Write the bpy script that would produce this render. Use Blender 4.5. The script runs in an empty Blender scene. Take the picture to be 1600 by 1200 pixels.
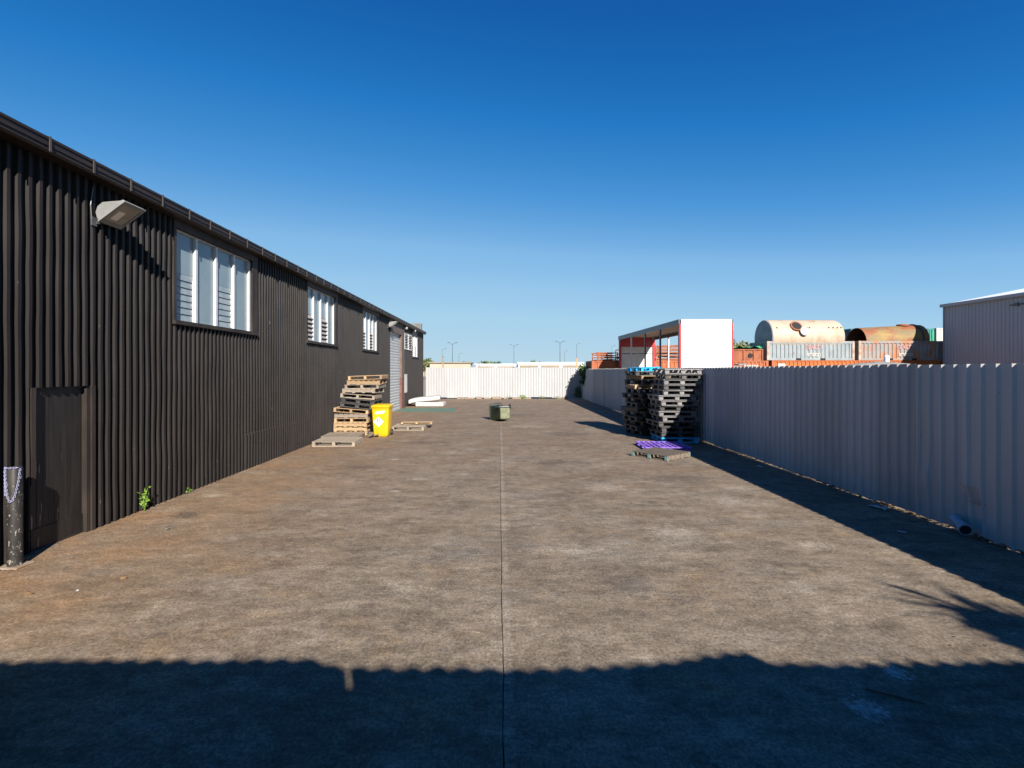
import bpy, math, random
from math import radians as R, sin, cos, pi
from mathutils import Vector, Matrix, noise

random.seed(7)
S = bpy.context.scene
C = S.collection

# ------------------------------------------------------------------ camera, sky, sun, exposure
cam = bpy.data.objects.new('camera', bpy.data.cameras.new('camera'))
C.objects.link(cam)
cam.location = (0, 0, 2.2)
cam.rotation_euler = (pi / 2, 0, 0)
cam.data.lens = 18.0
cam.data.sensor_width = 36.0
cam.data.shift_x = 0.0125
cam.data.shift_y = -0.01375
cam.data.clip_start = 0.05
cam.data.clip_end = 6000
S.camera = cam

SUN = Vector((0.60, -1.65, 1.0)).normalized()      # towards the sun
SUN_EL = math.asin(SUN.z)
SUN_ROT = math.atan2(SUN.x, SUN.y)
W = bpy.data.worlds.new('World')
S.world = W
W.use_nodes = True
wn, wl = W.node_tree.nodes, W.node_tree.links
sky = wn.new('ShaderNodeTexSky')
sky.sky_type = 'NISHITA'
sky.sun_disc = False
sky.sun_elevation = SUN_EL
sky.sun_rotation = SUN_ROT
sky.air_density = 1.0
sky.dust_density = 0.0
sky.ozone_density = 2.0
# grade of the sky's own radiance towards the photograph's deep, slightly cyan blue
sep = wn.new('ShaderNodeSeparateColor')
wl.new(sky.outputs[0], sep.inputs[0])
sm = wn.new('ShaderNodeMath'); sm.operation = 'MULTIPLY'; sm.inputs[1].default_value = .08
wl.new(sep.outputs[0], sm.inputs[0])
gr = wn.new('ShaderNodeValToRGB')
def lin(c): c /= 255; return c / 12.92 if c < .04045 else ((c + .055) / 1.055) ** 2.4
EXPO = 1.2
SKY = [(.05, (8, 74, 148)), (.093, (22, 92, 169)), (.11, (28, 105, 181)), (.134, (38, 122, 197)), (.193, (78, 151, 216)), (.285, (130, 185, 231)),
       (.398, (152, 199, 235)), (.563, (168, 209, 236)), (1.06, (184, 215, 232))]
while len(gr.color_ramp.elements) < len(SKY): gr.color_ramp.elements.new(.5)
for e, (p, c) in zip(gr.color_ramp.elements, SKY):
    e.position = p * .8
    e.color = (*[lin(q) / 2 ** EXPO for q in c], 1)
wl.new(sm.outputs[0], gr.inputs[0])
sv = wn.new('ShaderNodeVectorMath'); sv.operation = 'SCALE'; sv.inputs['Scale'].default_value = 10
wl.new(gr.outputs[0], sv.inputs[0])
wl.new(sv.outputs[0], wn['Background'].inputs[0])
wn['Background'].inputs[1].default_value = 0.10

sl = bpy.data.lights.new('sun', 'SUN')
sl.energy = 5.0
sl.angle = R(0.5)
sl.color = (1.0, 0.935, 0.85)
so = bpy.data.objects.new('sun', sl)
C.objects.link(so)
so.rotation_euler = (-SUN).to_track_quat('-Z', 'Y').to_euler()
so.location = (10, -30, 30)

S.view_settings.view_transform = 'Standard'
S.view_settings.look = 'None'
S.view_settings.exposure = EXPO
S.view_settings.gamma = 1.0
S.render.engine = 'CYCLES'
S.cycles.max_bounces = 6

# ------------------------------------------------------------------ materials
def nd(nt, t, **kw):
    n = nt.nodes.new(t)
    for k, v in kw.items():
        setattr(n, k, v)
    return n

def ramp(nt, fac, p0, p1, c0=(0, 0, 0, 1), c1=(1, 1, 1, 1)):
    r = nd(nt, 'ShaderNodeValToRGB')
    r.color_ramp.elements[0].position = p0
    r.color_ramp.elements[1].position = p1
    r.color_ramp.elements[0].color = c0
    r.color_ramp.elements[1].color = c1
    nt.links.new(fac, r.inputs[0])
    return r.outputs[0]

def mixc(nt, fac, a, b, mode='MIX'):
    m = nd(nt, 'ShaderNodeMix', data_type='RGBA', blend_type=mode)
    for sock, v in ((m.inputs['Factor'], fac), (m.inputs['A'], a), (m.inputs['B'], b)):
        pass
    def put(sock, v):
        if isinstance(v, (int, float)):
            sock.default_value = v
        elif isinstance(v, tuple):
            sock.default_value = v if len(v) == 4 else (*v, 1)
        else:
            nt.links.new(v, sock)
    put(m.inputs[0], fac)
    put(m.inputs[6], a)
    put(m.inputs[7], b)
    return m.outputs[2]

def noise_tex(nt, vec, scale, detail=4, rough=.55, dist=0.0):
    n = nd(nt, 'ShaderNodeTexNoise')
    n.inputs['Scale'].default_value = scale
    n.inputs['Detail'].default_value = detail
    n.inputs['Roughness'].default_value = rough
    n.inputs['Distortion'].default_value = dist
    if vec is not None:
        nt.links.new(vec, n.inputs['Vector'])
    return n.outputs['Fac']

def coords(nt, kind='Object', stretch=(1, 1, 1), loc=(0, 0, 0)):
    tc = nd(nt, 'ShaderNodeTexCoord')
    mp = nd(nt, 'ShaderNodeMapping')
    mp.inputs['Scale'].default_value = stretch
    mp.inputs['Location'].default_value = loc
    if kind == 'World':
        g = nd(nt, 'ShaderNodeNewGeometry')
        nt.links.new(g.outputs['Position'], mp.inputs['Vector'])
    else:
        nt.links.new(tc.outputs[kind], mp.inputs['Vector'])
    return mp.outputs[0]

def mat(name, col, col2=None, scale=4, lo=.4, hi=.65, rough=.6, metal=0, bump=0, bscale=30,
        stretch=(1, 1, 1), rand=0, spec=.5, third=None, third_scale=2, third_lo=.6, third_hi=.7,
        kind='Object', rough_var=0.0):
    m = bpy.data.materials.new(name)
    m.use_nodes = True
    nt = m.node_tree
    b = nt.nodes['Principled BSDF']
    b.inputs['Roughness'].default_value = rough
    b.inputs['Metallic'].default_value = metal
    b.inputs['Specular IOR Level'].default_value = spec
    v = coords(nt, kind, stretch)
    c = (*col, 1)
    if col2 is not None:
        n1 = noise_tex(nt, v, scale, 6, .6)
        f = ramp(nt, n1, lo, hi)
        c = mixc(nt, f, c, (*col2, 1))
        if rough_var:
            mr = nd(nt, 'ShaderNodeMapRange')
            nt.links.new(n1, mr.inputs[0])
            mr.inputs[3].default_value = rough - rough_var
            mr.inputs[4].default_value = rough + rough_var
            nt.links.new(mr.outputs[0], b.inputs['Roughness'])
    if third is not None:
        v3 = coords(nt, kind, stretch, (3.1, 7.7, 1.3))
        f3 = ramp(nt, noise_tex(nt, v3, third_scale, 8, .65), third_lo, third_hi)
        c = mixc(nt, f3, c, (*third, 1))
    if rand:
        oi = nd(nt, 'ShaderNodeObjectInfo')
        mr = nd(nt, 'ShaderNodeMapRange')
        mr.inputs[3].default_value = 1 - rand
        mr.inputs[4].default_value = 1 + rand
        nt.links.new(oi.outputs['Random'], mr.inputs[0])
        cx = nd(nt, 'ShaderNodeCombineXYZ')
        for i in range(3):
            nt.links.new(mr.outputs[0], cx.inputs[i])
        c = mixc(nt, 1.0, c, cx.outputs[0], 'MULTIPLY')
    if isinstance(c, tuple):
        b.inputs['Base Color'].default_value = c
    else:
        nt.links.new(c, b.inputs['Base Color'])
    if bump:
        bp = nd(nt, 'ShaderNodeBump')
        bp.inputs['Strength'].default_value = bump
        bp.inputs['Distance'].default_value = .01
        nt.links.new(noise_tex(nt, v, bscale, 5, .6), bp.inputs['Height'])
        nt.links.new(bp.outputs[0], b.inputs['Normal'])
    return m

def concrete_mat():
    m = bpy.data.materials.new('yard_concrete')
    m.use_nodes = True
    nt = m.node_tree
    L = nt.links
    b = nt.nodes['Principled BSDF']
    b.inputs['Roughness'].default_value = .82
    b.inputs['Specular IOR Level'].default_value = .3
    v = coords(nt, 'World')
    vs = coords(nt, 'World', (.8, 1.25, 1), (4, 9, 0))
    vb = coords(nt, 'World', (.45, .6, 1), (1, 2, 0))
    big = noise_tex(nt, vb, .9, 8, .68, .4)
    streak = noise_tex(nt, vs, 1.1, 12, .8, .3)
    mid = noise_tex(nt, v, 2.2, 12, .8)
    fine = noise_tex(nt, coords(nt, 'World', (1, .75, 1)), 42, 4, .85)
    c = mixc(nt, ramp(nt, big, .3, .7), (0.118, 0.093, 0.066), (0.175, 0.142, 0.106))
    c = mixc(nt, ramp(nt, streak, .46, .64), c, (0.2175, 0.1827, 0.1418))
    def scaled(x, k):
        q = nd(nt, 'ShaderNodeMath', operation='MULTIPLY')
        L.new(x, q.inputs[0]); q.inputs[1].default_value = k
        return q.outputs[0]
    c = mixc(nt, scaled(ramp(nt, mid, .5, .66), .8), c, (0.0609, 0.047, 0.0348))
    yl = noise_tex(nt, coords(nt, 'World', (1, 1.3, 1), (11, 5, 0)), 1.1, 10, .76)
    c = mixc(nt, scaled(ramp(nt, yl, .54, .70), .8), c, (0.1958, 0.1348, 0.0713))
    gy = noise_tex(nt, coords(nt, 'World', (.8, 1.3, 1), (31, 15, 0)), .8, 10, .76)
    c = mixc(nt, scaled(ramp(nt, gy, .54, .68), .8), c, (0.1436, 0.1305, 0.1131))
    # pale scuffs and dark grit
    fl = noise_tex(nt, coords(nt, 'World', (1, 2.6, 1), (2, 8, 0)), 5.5, 10, .78, .5)
    c = mixc(nt, scaled(ramp(nt, fl, .63, .70), .75), c, (0.3306, 0.2871, 0.2349))
    gt = noise_tex(nt, coords(nt, 'World', (1, 1.4, 1), (22, 3, 0)), 13, 6, .8)
    c = mixc(nt, scaled(ramp(nt, gt, .62, .68), .8), c, (0.0435, 0.0348, 0.027))
    # rust washed off the black shed, strongest along its foot and in front of the roller door
    sx = nd(nt, 'ShaderNodeSeparateXYZ')
    L.new(coords(nt, 'World'), sx.inputs[0])
    mr = nd(nt, 'ShaderNodeMapRange')
    L.new(sx.outputs[0], mr.inputs[0])
    mr.inputs[1].default_value = -5.7; mr.inputs[2].default_value = -1.6
    mr.inputs[3].default_value = 1.0; mr.inputs[4].default_value = 0
    rn = noise_tex(nt, vb, 1.7, 6, .62)
    rm = nd(nt, 'ShaderNodeMath', operation='MULTIPLY')
    L.new(mr.outputs[0], rm.inputs[0]); L.new(ramp(nt, rn, .3, .62), rm.inputs[1])
    c = mixc(nt, rm.outputs[0], c, (0.2044, 0.1218, 0.0626))
    # rust-brown far end, patchy
    mr2 = nd(nt, 'ShaderNodeMapRange')
    L.new(sx.outputs[1], mr2.inputs[0])
    mr2.inputs[1].default_value = 5; mr2.inputs[2].default_value = 16
    mr2.inputs[3].default_value = 0; mr2.inputs[4].default_value = .7
    rm2 = nd(nt, 'ShaderNodeMath', operation='MULTIPLY')
    L.new(mr2.outputs[0], rm2.inputs[0]); L.new(ramp(nt, noise_tex(nt, vs, .8, 5, .6), .35, .65), rm2.inputs[1])
    c = mixc(nt, rm2.outputs[0], c, (0.1348, 0.087, 0.0548))
    def spot(x, y, r, col, amt, edge=.35, sy=1.0):
        nonlocal c
        mp = nd(nt, 'ShaderNodeMapping')
        mp.inputs['Location'].default_value = (-x, -y * sy, 0)
        mp.inputs['Scale'].default_value = (1, sy, 0)
        g = nd(nt, 'ShaderNodeNewGeometry')
        L.new(g.outputs['Position'], mp.inputs['Vector'])
        ln = nd(nt, 'ShaderNodeVectorMath', operation='LENGTH')
        L.new(mp.outputs[0], ln.inputs[0])
        ad = nd(nt, 'ShaderNodeMath', operation='MULTIPLY_ADD')
        L.new(noise_tex(nt, v, 5.5 / max(r, .25), 6, .7), ad.inputs[0])
        ad.inputs[1].default_value = r * 3.2
        L.new(ln.outputs['Value'], ad.inputs[2])
        f = ramp(nt, ad.outputs[0], 0, 1)
        rr = f.node.color_ramp.elements
        base = r * 3.2 * .42 + r * .25
        m2 = nd(nt, 'ShaderNodeMapRange')
        L.new(ad.outputs[0], m2.inputs[0])
        m2.inputs[1].default_value = base + r * edge; m2.inputs[2].default_value = base + r * (edge + .5)
        m2.inputs[3].default_value = amt; m2.inputs[4].default_value = 0
        nt.nodes.remove(f.node)
        c = mixc(nt, m2.outputs[0], c, (*col, 1))
    pale = (0.348, 0.3393, 0.3262)
    spot(2.38, 3.32, .16, pale, .75)
    spot(2.88, 3.72, .12, pale, .7)
    spot(1.75, 2.3, .1, (0.0261, 0.0244, 0.0235), .5)
    spot(-1.62, 10.35, .3, (0.3132, 0.2871, 0.2479), .55, sy=1.8)
    spot(-1.9, 9.3, .16, (0.3132, 0.2871, 0.2479), .6, sy=1.8)
    spot(-2.6, 12.6, .22, (0.3132, 0.2871, 0.2479), .6, sy=1.6)
    spot(2.35, 6.9, .5, (0.2784, 0.2479, 0.2044), .5)
    spot(3.05, 5.2, .22, (0.2784, 0.2479, 0.2044), .5)
    spot(1.35, 5.25, .35, (0.0609, 0.0522, 0.0452), .5)
    spot(3.9, 8.6, .4, (0.2784, 0.2479, 0.2044), .45)
    for (x_, y_, r_, a_) in ((1.3, 12.2, .7, .55), (-2.2, 15.5, .9, .5), (2.4, 17.5, 1.1, .55), (-.8, 8.2, .5, .4), (3.6, 10.4, .8, .5), (-3.2, 11.6, .7, .45), (.6, 25, 1.6, .5), (-2.4, 6.6, .35, .4)):
        spot(x_, y_, r_, (.062, .049, .037), a_, sy=1.5)
    for (x_, y_, r_, a_) in ((.9, 6.2, .45, .4), (2.0, 9.6, .6, .45), (-1.2, 13.6, .55, .4), (3.9, 6.4, .4, .45), (-.9, 5.1, .3, .35), (1.2, 20, 1.2, .35), (4.4, 9.5, .4, .5)):
        spot(x_, y_, r_, (.30, .262, .21), a_, sy=1.5)
    spot(-4.75, 7.75, .28, (0.0522, 0.0418, 0.0348), .75)
    spot(-5.0, 9.0, .3, (0.2871, 0.2393, 0.1827), .5)
    spot(-3.55, 28.6, 2.0, (0.174, 0.074, 0.0348), .75, sy=1.7)
    spot(-3.2, 4.65, .12, (0.2697, 0.2262, 0.1653), .5, sy=.35)
    # dusty pale lip along the long joint
    ab = nd(nt, 'ShaderNodeMath', operation='SUBTRACT'); L.new(sx.outputs[0], ab.inputs[0]); ab.inputs[1].default_value = .062
    ab2 = nd(nt, 'ShaderNodeMath', operation='ABSOLUTE'); L.new(ab.outputs[0], ab2.inputs[0])
    jl = nd(nt, 'ShaderNodeMapRange'); L.new(ab2.outputs[0], jl.inputs[0])
    jl.inputs[1].default_value = .02; jl.inputs[2].default_value = .05; jl.inputs[3].default_value = .6; jl.inputs[4].default_value = 0
    jm = nd(nt, 'ShaderNodeMath', operation='MULTIPLY'); L.new(jl.outputs[0], jm.inputs[0]); L.new(ramp(nt, streak, .35, .6), jm.inputs[1])
    c = mixc(nt, jm.outputs[0], c, (0.2349, 0.2044, 0.1653))
    # fine aggregate speckle
    g2 = noise_tex(nt, coords(nt, 'World', (.85, 1.2, 1), (5, 9, 0)), 9, 9, .82)
    c = mixc(nt, 1.0, c, ramp(nt, g2, .38, .62, (.78, .77, .76, 1), (1.30, 1.30, 1.30, 1)), 'MULTIPLY')
    g3 = noise_tex(nt, coords(nt, 'World', (.7, 1.5, 1), (15, 2, 0)), 3.2, 9, .8)
    c = mixc(nt, 1.0, c, ramp(nt, g3, .40, .60, (.80, .78, .76, 1), (1.18, 1.18, 1.18, 1)), 'MULTIPLY')
    sp = ramp(nt, fine, .36, .66, (.50, .50, .51, 1), (1.5, 1.48, 1.44, 1))
    c = mixc(nt, 1.0, c, sp, 'MULTIPLY')
    L.new(c, b.inputs['Base Color'])
    bp = nd(nt, 'ShaderNodeBump')
    bp.inputs['Strength'].default_value = .4
    bp.inputs['Distance'].default_value = .004
    L.new(noise_tex(nt, v, 75, 3, .7), bp.inputs['Height'])
    L.new(bp.outputs[0], b.inputs['Normal'])
    return m

M = {}
M['concrete'] = concrete_mat()
M['earth'] = mat('yard_gravel', (.16, .14, .115), (.23, .2, .165), 3, rough=.9, kind='World')
M['black_clad'] = mat('black_painted_cladding', (0.0122, 0.0104, 0.01), (0.0205, 0.0174, 0.0164), 1.6, .35, .7, rough=.5, spec=.16,
                      stretch=(1, 1, .35), third=(.07, .064, .06), third_scale=20, third_lo=.67, third_hi=.72, bump=.04, bscale=6, rough_var=.1)
M['gutter'] = mat('gutter_paint', (0.0169, 0.0122, 0.0108), (0.0281, 0.0211, 0.0188), 3, rough=.5, stretch=(1, .3, 1), spec=.3)
M['strap'] = mat('gutter_strap', (0.042, 0.0336, 0.0294), (0.063, 0.0525, 0.0434), 9, rough=.6)
M['dark_timber'] = mat('dark_stained_timber', (0.0176, 0.0132, 0.0113), (0.0377, 0.0289, 0.0239), 3, rough=.6, spec=.3, stretch=(1, 1, .25), bump=.2)
M['door'] = mat('black_painted_planks', (0.013, 0.0112, 0.0102), (0.022, 0.0188, 0.0165), 4, rough=.5, spec=.35, stretch=(1, 4, .4),
                third=(.28, .17, .13), third_scale=3.2, third_lo=.645, third_hi=.665, bump=.25, bscale=14)
M['white_mull'] = mat('white_window_paint', (0.5, 0.5, 0.5), (0.42, 0.42, 0.42), 8, rough=.5)
M['glass'] = mat('frosted_glass', (0.15, 0.2025, 0.2325), (0.195, 0.2475, 0.27), 1.4, .35, .7, rough=.22, spec=.6,
                 third=(.13, .17, .19), third_scale=6, third_lo=.66, third_hi=.8)
M['louvre_glass'] = mat('louvre_glass', (0.18, 0.2175, 0.2325), (0.24, 0.27, 0.2775), 4, rough=.25, rand=.1)
M['louvre_grey'] = mat('weathered_louvre', (0.225, 0.2025, 0.18), (0.3, 0.2775, 0.2475), 5, rough=.5)
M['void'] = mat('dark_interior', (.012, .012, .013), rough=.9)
M['roof'] = mat('grey_roof_sheet', (.25, .26, .27), (.33, .33, .34), 2, rough=.5, metal=.3)
M['parapet'] = mat('grey_concrete_block', (0.1, 0.1, 0.088), (0.14, 0.137, 0.125), 2, rough=.85)
M['galv'] = mat('galvanised_steel', (0.4067, 0.4215, 0.4289), (0.4881, 0.4955, 0.4955), 3, rough=.45, metal=.15, stretch=(1, 1, 2))
M['jamb_brown'] = mat('brown_jamb_paint', (0.0817, 0.0535, 0.0409), (0.1195, 0.0817, 0.0629), 3, rough=.6)
M['jamb_red'] = mat('rusty_red_jamb', (0.1037, 0.0346, 0.026), (0.1314, 0.0691, 0.0553), 5, rough=.7)
M['alu'] = mat('cast_aluminium', (0.1881, 0.1881, 0.1836), (0.2239, 0.2239, 0.215), 7, rough=.5, metal=.2)
M['lens'] = mat('dirty_lamp_glass', (0.21, 0.196, 0.154), (0.294, 0.28, 0.231), 5, rough=.15, spec=.7)
M['reflector'] = mat('lamp_reflector', (.7, .72, .72), rough=.2, metal=.5)
M['fence'] = mat('pale_fence_sheet', (0.42, 0.397, 0.36), (0.49, 0.463, 0.42), 1.2, .3, .7, rough=.5, spec=.4, rand=.15,
                 stretch=(1, 1, .4), third=(.15, .14, .13), third_scale=13, third_lo=.69, third_hi=.75, bump=.08, bscale=5)
M['fence_white'] = mat('white_fence_sheet', (0.285, 0.286, 0.288), (0.32, 0.321, 0.323), 1.2, .3, .7, rough=.5, spec=.4, rand=.05,
                       stretch=(1, 1, .4), third=(.16, .155, .15), third_scale=2.5, third_lo=.66, third_hi=.85)
M['steel_post'] = mat('fence_post_steel', (.3, .3, .3), (.38, .37, .36), 5, rough=.5, metal=.4)
M['pine'] = mat('raw_pine', (0.264, 0.1697, 0.088), (0.3269, 0.2263, 0.1257), 3, rough=.75, rand=.34, stretch=(1, 6, 6), third=(.3, .2, .12), third_scale=2.6, third_lo=.5, third_hi=.7, bump=.15)
M['grey_pine'] = mat('weathered_pine', (0.1885, 0.1509, 0.1131), (0.2514, 0.2074, 0.1634), 3, rough=.8, rand=.34, stretch=(1, 6, 6), third=(.2, .165, .13), third_scale=2.6, third_lo=.5, third_hi=.7, bump=.15)
M['dark_pine'] = mat('dark_damp_timber', (.10, .078, .06), (.17, .135, .1), 3, rough=.8, rand=.15, stretch=(1, 6, 6), bump=.15)
M['black_plastic'] = mat('black_pallet_plastic', (0.03, 0.03, 0.032), (0.06, 0.058, 0.057), 7, rough=.45, rand=.3,
                         third=(.17, .165, .155), third_scale=9, third_lo=.6, third_hi=.8)
M['dark_plastic'] = mat('sunbleached_pallet_plastic', (0.1131, 0.1087, 0.1087), (0.174, 0.1653, 0.161), 7, rough=.5, rand=.22)
M['blue_plastic'] = mat('blue_pallet_plastic', (.015, .33, .62), (.03, .42, .72), 5, rough=.4)
M['purple_plastic'] = mat('purple_pallet_plastic', (0.174, 0.087, 0.4524), (0.2262, 0.1305, 0.522), 7, rough=.45)
M['teal_paint'] = mat('teal_block_paint', (.10, .22, .22), (.16, .27, .25), 7, rough=.7)
M['yellow_bin'] = mat('yellow_bin_plastic', (0.5029, 0.3142, 0.0037), (0.5405, 0.3583, 0.0076), 3, rough=.38, third=(.45, .30, .02), third_scale=7, third_lo=.62, third_hi=.8)
M['sticker'] = mat('white_sticker', (.8, .8, .78), rough=.4)
M['ink'] = mat('black_ink', (.02, .02, .022), rough=.5)
M['brown_ink'] = mat('faded_brown_ink', (0.16, 0.07, 0.02), rough=.5)
M['tyre'] = mat('black_rubber', (.02, .02, .02), rough=.7)
M['green_bin'] = mat('green_bin_plastic', (0.01, 0.022, 0.01), (0.019, 0.036, 0.016), 4, rough=.38, third=(.2, .2, .15), third_scale=5, third_lo=.66, third_hi=.78)
M['bin_base'] = mat('sunlit_green_plastic', (0.09, 0.105, 0.055), (0.16, 0.16, 0.1), 5, rough=.5)  # paler green, sunlight on the bin's base put into the colour
M['foam'] = mat('white_foam', (0.36, 0.355, 0.345), (0.31, 0.305, 0.295), 2, rough=.75)
M['green_mat'] = mat('worn_green_mat', (0.055, 0.105, 0.075), (0.08, 0.125, 0.09), 2.5, rough=.9, third=(.17, .14, .1), third_scale=1.6, third_lo=.6, third_hi=.75)
M['truck_white'] = mat('white_truck_panel', (.83, .83, .82), (.8, .8, .79), 2, rough=.35)
M['truck_red'] = mat('red_truck_frame', (0.357, 0.0153, 0.0187), (0.425, 0.0255, 0.0255), 3, rough=.35)
M['truck_rail'] = mat('dark_roof_rail', (0.05, 0.06, 0.075), (0.07, 0.08, 0.095), 3, rough=.4)
M['truck_ceiling'] = mat('cream_ceiling_sheet', (.62, .5, .4), (.56, .44, .35), 2, rough=.6)
M['truck_inner'] = mat('cream_inner_panel', (.62, .56, .49), (.56, .5, .43), 2, rough=.6)
M['pole_dark'] = mat('dark_pole', (.06, .065, .07), rough=.45)
M['pole_grey'] = mat('grey_pole', (.45, .45, .46), rough=.4, metal=.3)
M['curtain'] = mat('cream_curtain', (.7, .66, .58), rough=.7)
M['orange'] = mat('orange_container_paint', (0.3697, 0.0924, 0.0104), (0.3106, 0.0703, 0.0104), 1.2, rough=.5, third=(.22, .08, .035), third_scale=2.2, third_lo=.66, third_hi=.74)
M['orange_old'] = mat('faded_orange_container_paint', (0.3328, 0.0887, 0.0222), (0.2514, 0.0592, 0.0148), 1.2, rough=.6, third=(.2, .075, .035), third_scale=1.6, third_lo=.56, third_hi=.7)
M['grey_cont'] = mat('grey_container_paint', (0.1571, 0.1823, 0.1949), (0.22, 0.2452, 0.2514), 2.2, .3, .7, rough=.55, third=(.2, .09, .045), third_scale=1.4, third_lo=.64, third_hi=.72)
M['rusty_cont'] = mat('rust_streaked_container_paint', (0.2263, 0.2074, 0.1949), (0.176, 0.1634, 0.1571), 2.2, .3, .7, rough=.65, third=(.30, .12, .05), third_scale=1.7, third_lo=.48, third_hi=.6, stretch=(1, 1, .7))
M['cont_post'] = mat('rusty_corner_post', (.33, .27, .23), (.24, .14, .09), 3, rough=.7)
M['tank_cream'] = mat('cream_tank_steel', (0.3106, 0.244, 0.1737), (0.3697, 0.3106, 0.2366), .9, .3, .7, rough=.6, third=(.24, .12, .055), third_scale=1.5, third_lo=.54, third_hi=.80, stretch=(1, 1, .5))
M['tank_lid'] = mat('pale_lid_paint', (0.435, 0.3828, 0.3132), (0.3828, 0.3306, 0.2697), 4, rough=.6)
M['tank_end'] = mat('grey_tank_end', (.2, .2, .21), (.28, .28, .29), 1.5, rough=.6)
M['tank_rust'] = mat('rusty_yellow_tank_steel', (0.2514, 0.1572, 0.044), (0.1509, 0.1131, 0.0566), 1.3, .35, .62, rough=.75, third=(.20, .065, .028), third_scale=1.3, third_lo=.46, third_hi=.58, stretch=(.6, 1, 1.4))
M['rust'] = mat('rusted_steel', (.27, .085, .035), (.17, .055, .028), 3, rough=.85, third=(.36, .15, .06), third_scale=3)
M['rust_dark_or_shaded'] = mat('dark_or_shaded_rusted_steel', (.10, .045, .03), (.06, .03, .022), 3, rough=.85)  # dark rust, also used for the shaded look of one scrap bundle
M['green_cont'] = mat('green_container_paint', (.02, .20, .13), (.03, .25, .17), 2, rough=.5)
M['teal_cont'] = mat('teal_container_paint', (.015, .10, .12), (.02, .13, .15), 2, rough=.5)
M['white_cont'] = mat('white_container_paint', (0.5, 0.485, 0.455), (0.44, 0.425, 0.4), 2, rough=.5)
M['shed_grey'] = mat('grey_shed_cladding', (0.28, 0.287, 0.295), (0.315, 0.32, 0.33), .7, .3, .7, rough=.45, spec=.5, stretch=(1, 1, .2))
M['shed_roof'] = mat('white_shed_roof', (.8, .8, .8), rough=.4)
M['tarp'] = mat('grey_tarpaulin', (0.15, 0.145, 0.14), (0.21, 0.2, 0.19), 2, rough=.7)
M['far_cream'] = mat('cream_far_wall', (0.348, 0.2958, 0.2262), (0.2958, 0.2523, 0.1958), .2, rough=.8)
M['far_white'] = mat('white_far_wall', (.8, .79, .76), rough=.7)
M['far_brown'] = mat('brown_far_band', (.17, .14, .105), (.24, .19, .13), .3, rough=.8)
M['lamp_steel'] = mat('lamp_column_steel', (0.05, 0.06, 0.07), rough=.5)
M['orange_post'] = mat('orange_post_paint', (.55, .2, .07), rough=.6)
M['leaf'] = mat('weed_leaf', (.10, .19, .02), (.16, .26, .03), 30, rough=.5)
M['leaf_dark'] = mat('ivy_leaf', (.035, .075, .02), (.06, .12, .03), 12, rough=.45)
M['leaf_far'] = mat('tree_leaf', (.05, .085, .025), (.10, .14, .035), 2, rough=.6)
M['leaf_far2'] = mat('dry_tree_leaf', (.12, .12, .04), (.17, .16, .055), 2, rough=.6)
M['bark'] = mat('bark', (.10, .075, .055), (.16, .125, .09), 6, rough=.9)
M['dry_leaf'] = mat('dry_leaf_litter', (0.2, 0.125, 0.05), (0.12, 0.065, 0.028), 9, rough=.8)
M['net'] = mat('green_shade_net', (.02, .18, .07), (.04, .24, .1), 6, rough=.8)
M['bollard'] = mat('chipped_bollard_paint', (0.016, 0.015, 0.014), (0.034, 0.031, 0.028), 9, rough=.5, spec=.25, third=(.26, .24, .2), third_scale=24, third_lo=.58, third_hi=.62, stretch=(1, 1, .55))
M['chain'] = mat('bluish_plastic_chain', (0.26, 0.26, 0.4), rough=.4)
M['pipe'] = mat('blue_grey_pipe', (.25, .32, .40), (.3, .38, .46), 6, rough=.5)
M['paper'] = mat('white_litter', (0.42, 0.415, 0.4), rough=.7)
M['stone'] = mat('grey_stone', (0.075, 0.066, 0.056), (0.12, 0.105, 0.09), 18, rough=.9)
M['mount'] = mat('cracked_mortar', (0.24, 0.195, 0.15), (0.2, 0.125, 0.075), 12, rough=.9)
M['pinktext'] = mat('faded_pink_lettering', (0.36, 0.15, 0.14), (0.22, 0.17, 0.17), 5, rough=.6)
M['whitetext'] = mat('worn_white_lettering', (0.42, 0.4, 0.37), (0.28, 0.25, 0.22), 6, rough=.6)
M['bluelabel'] = mat('blue_label_print', (.12, .16, .5), rough=.5)

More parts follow.
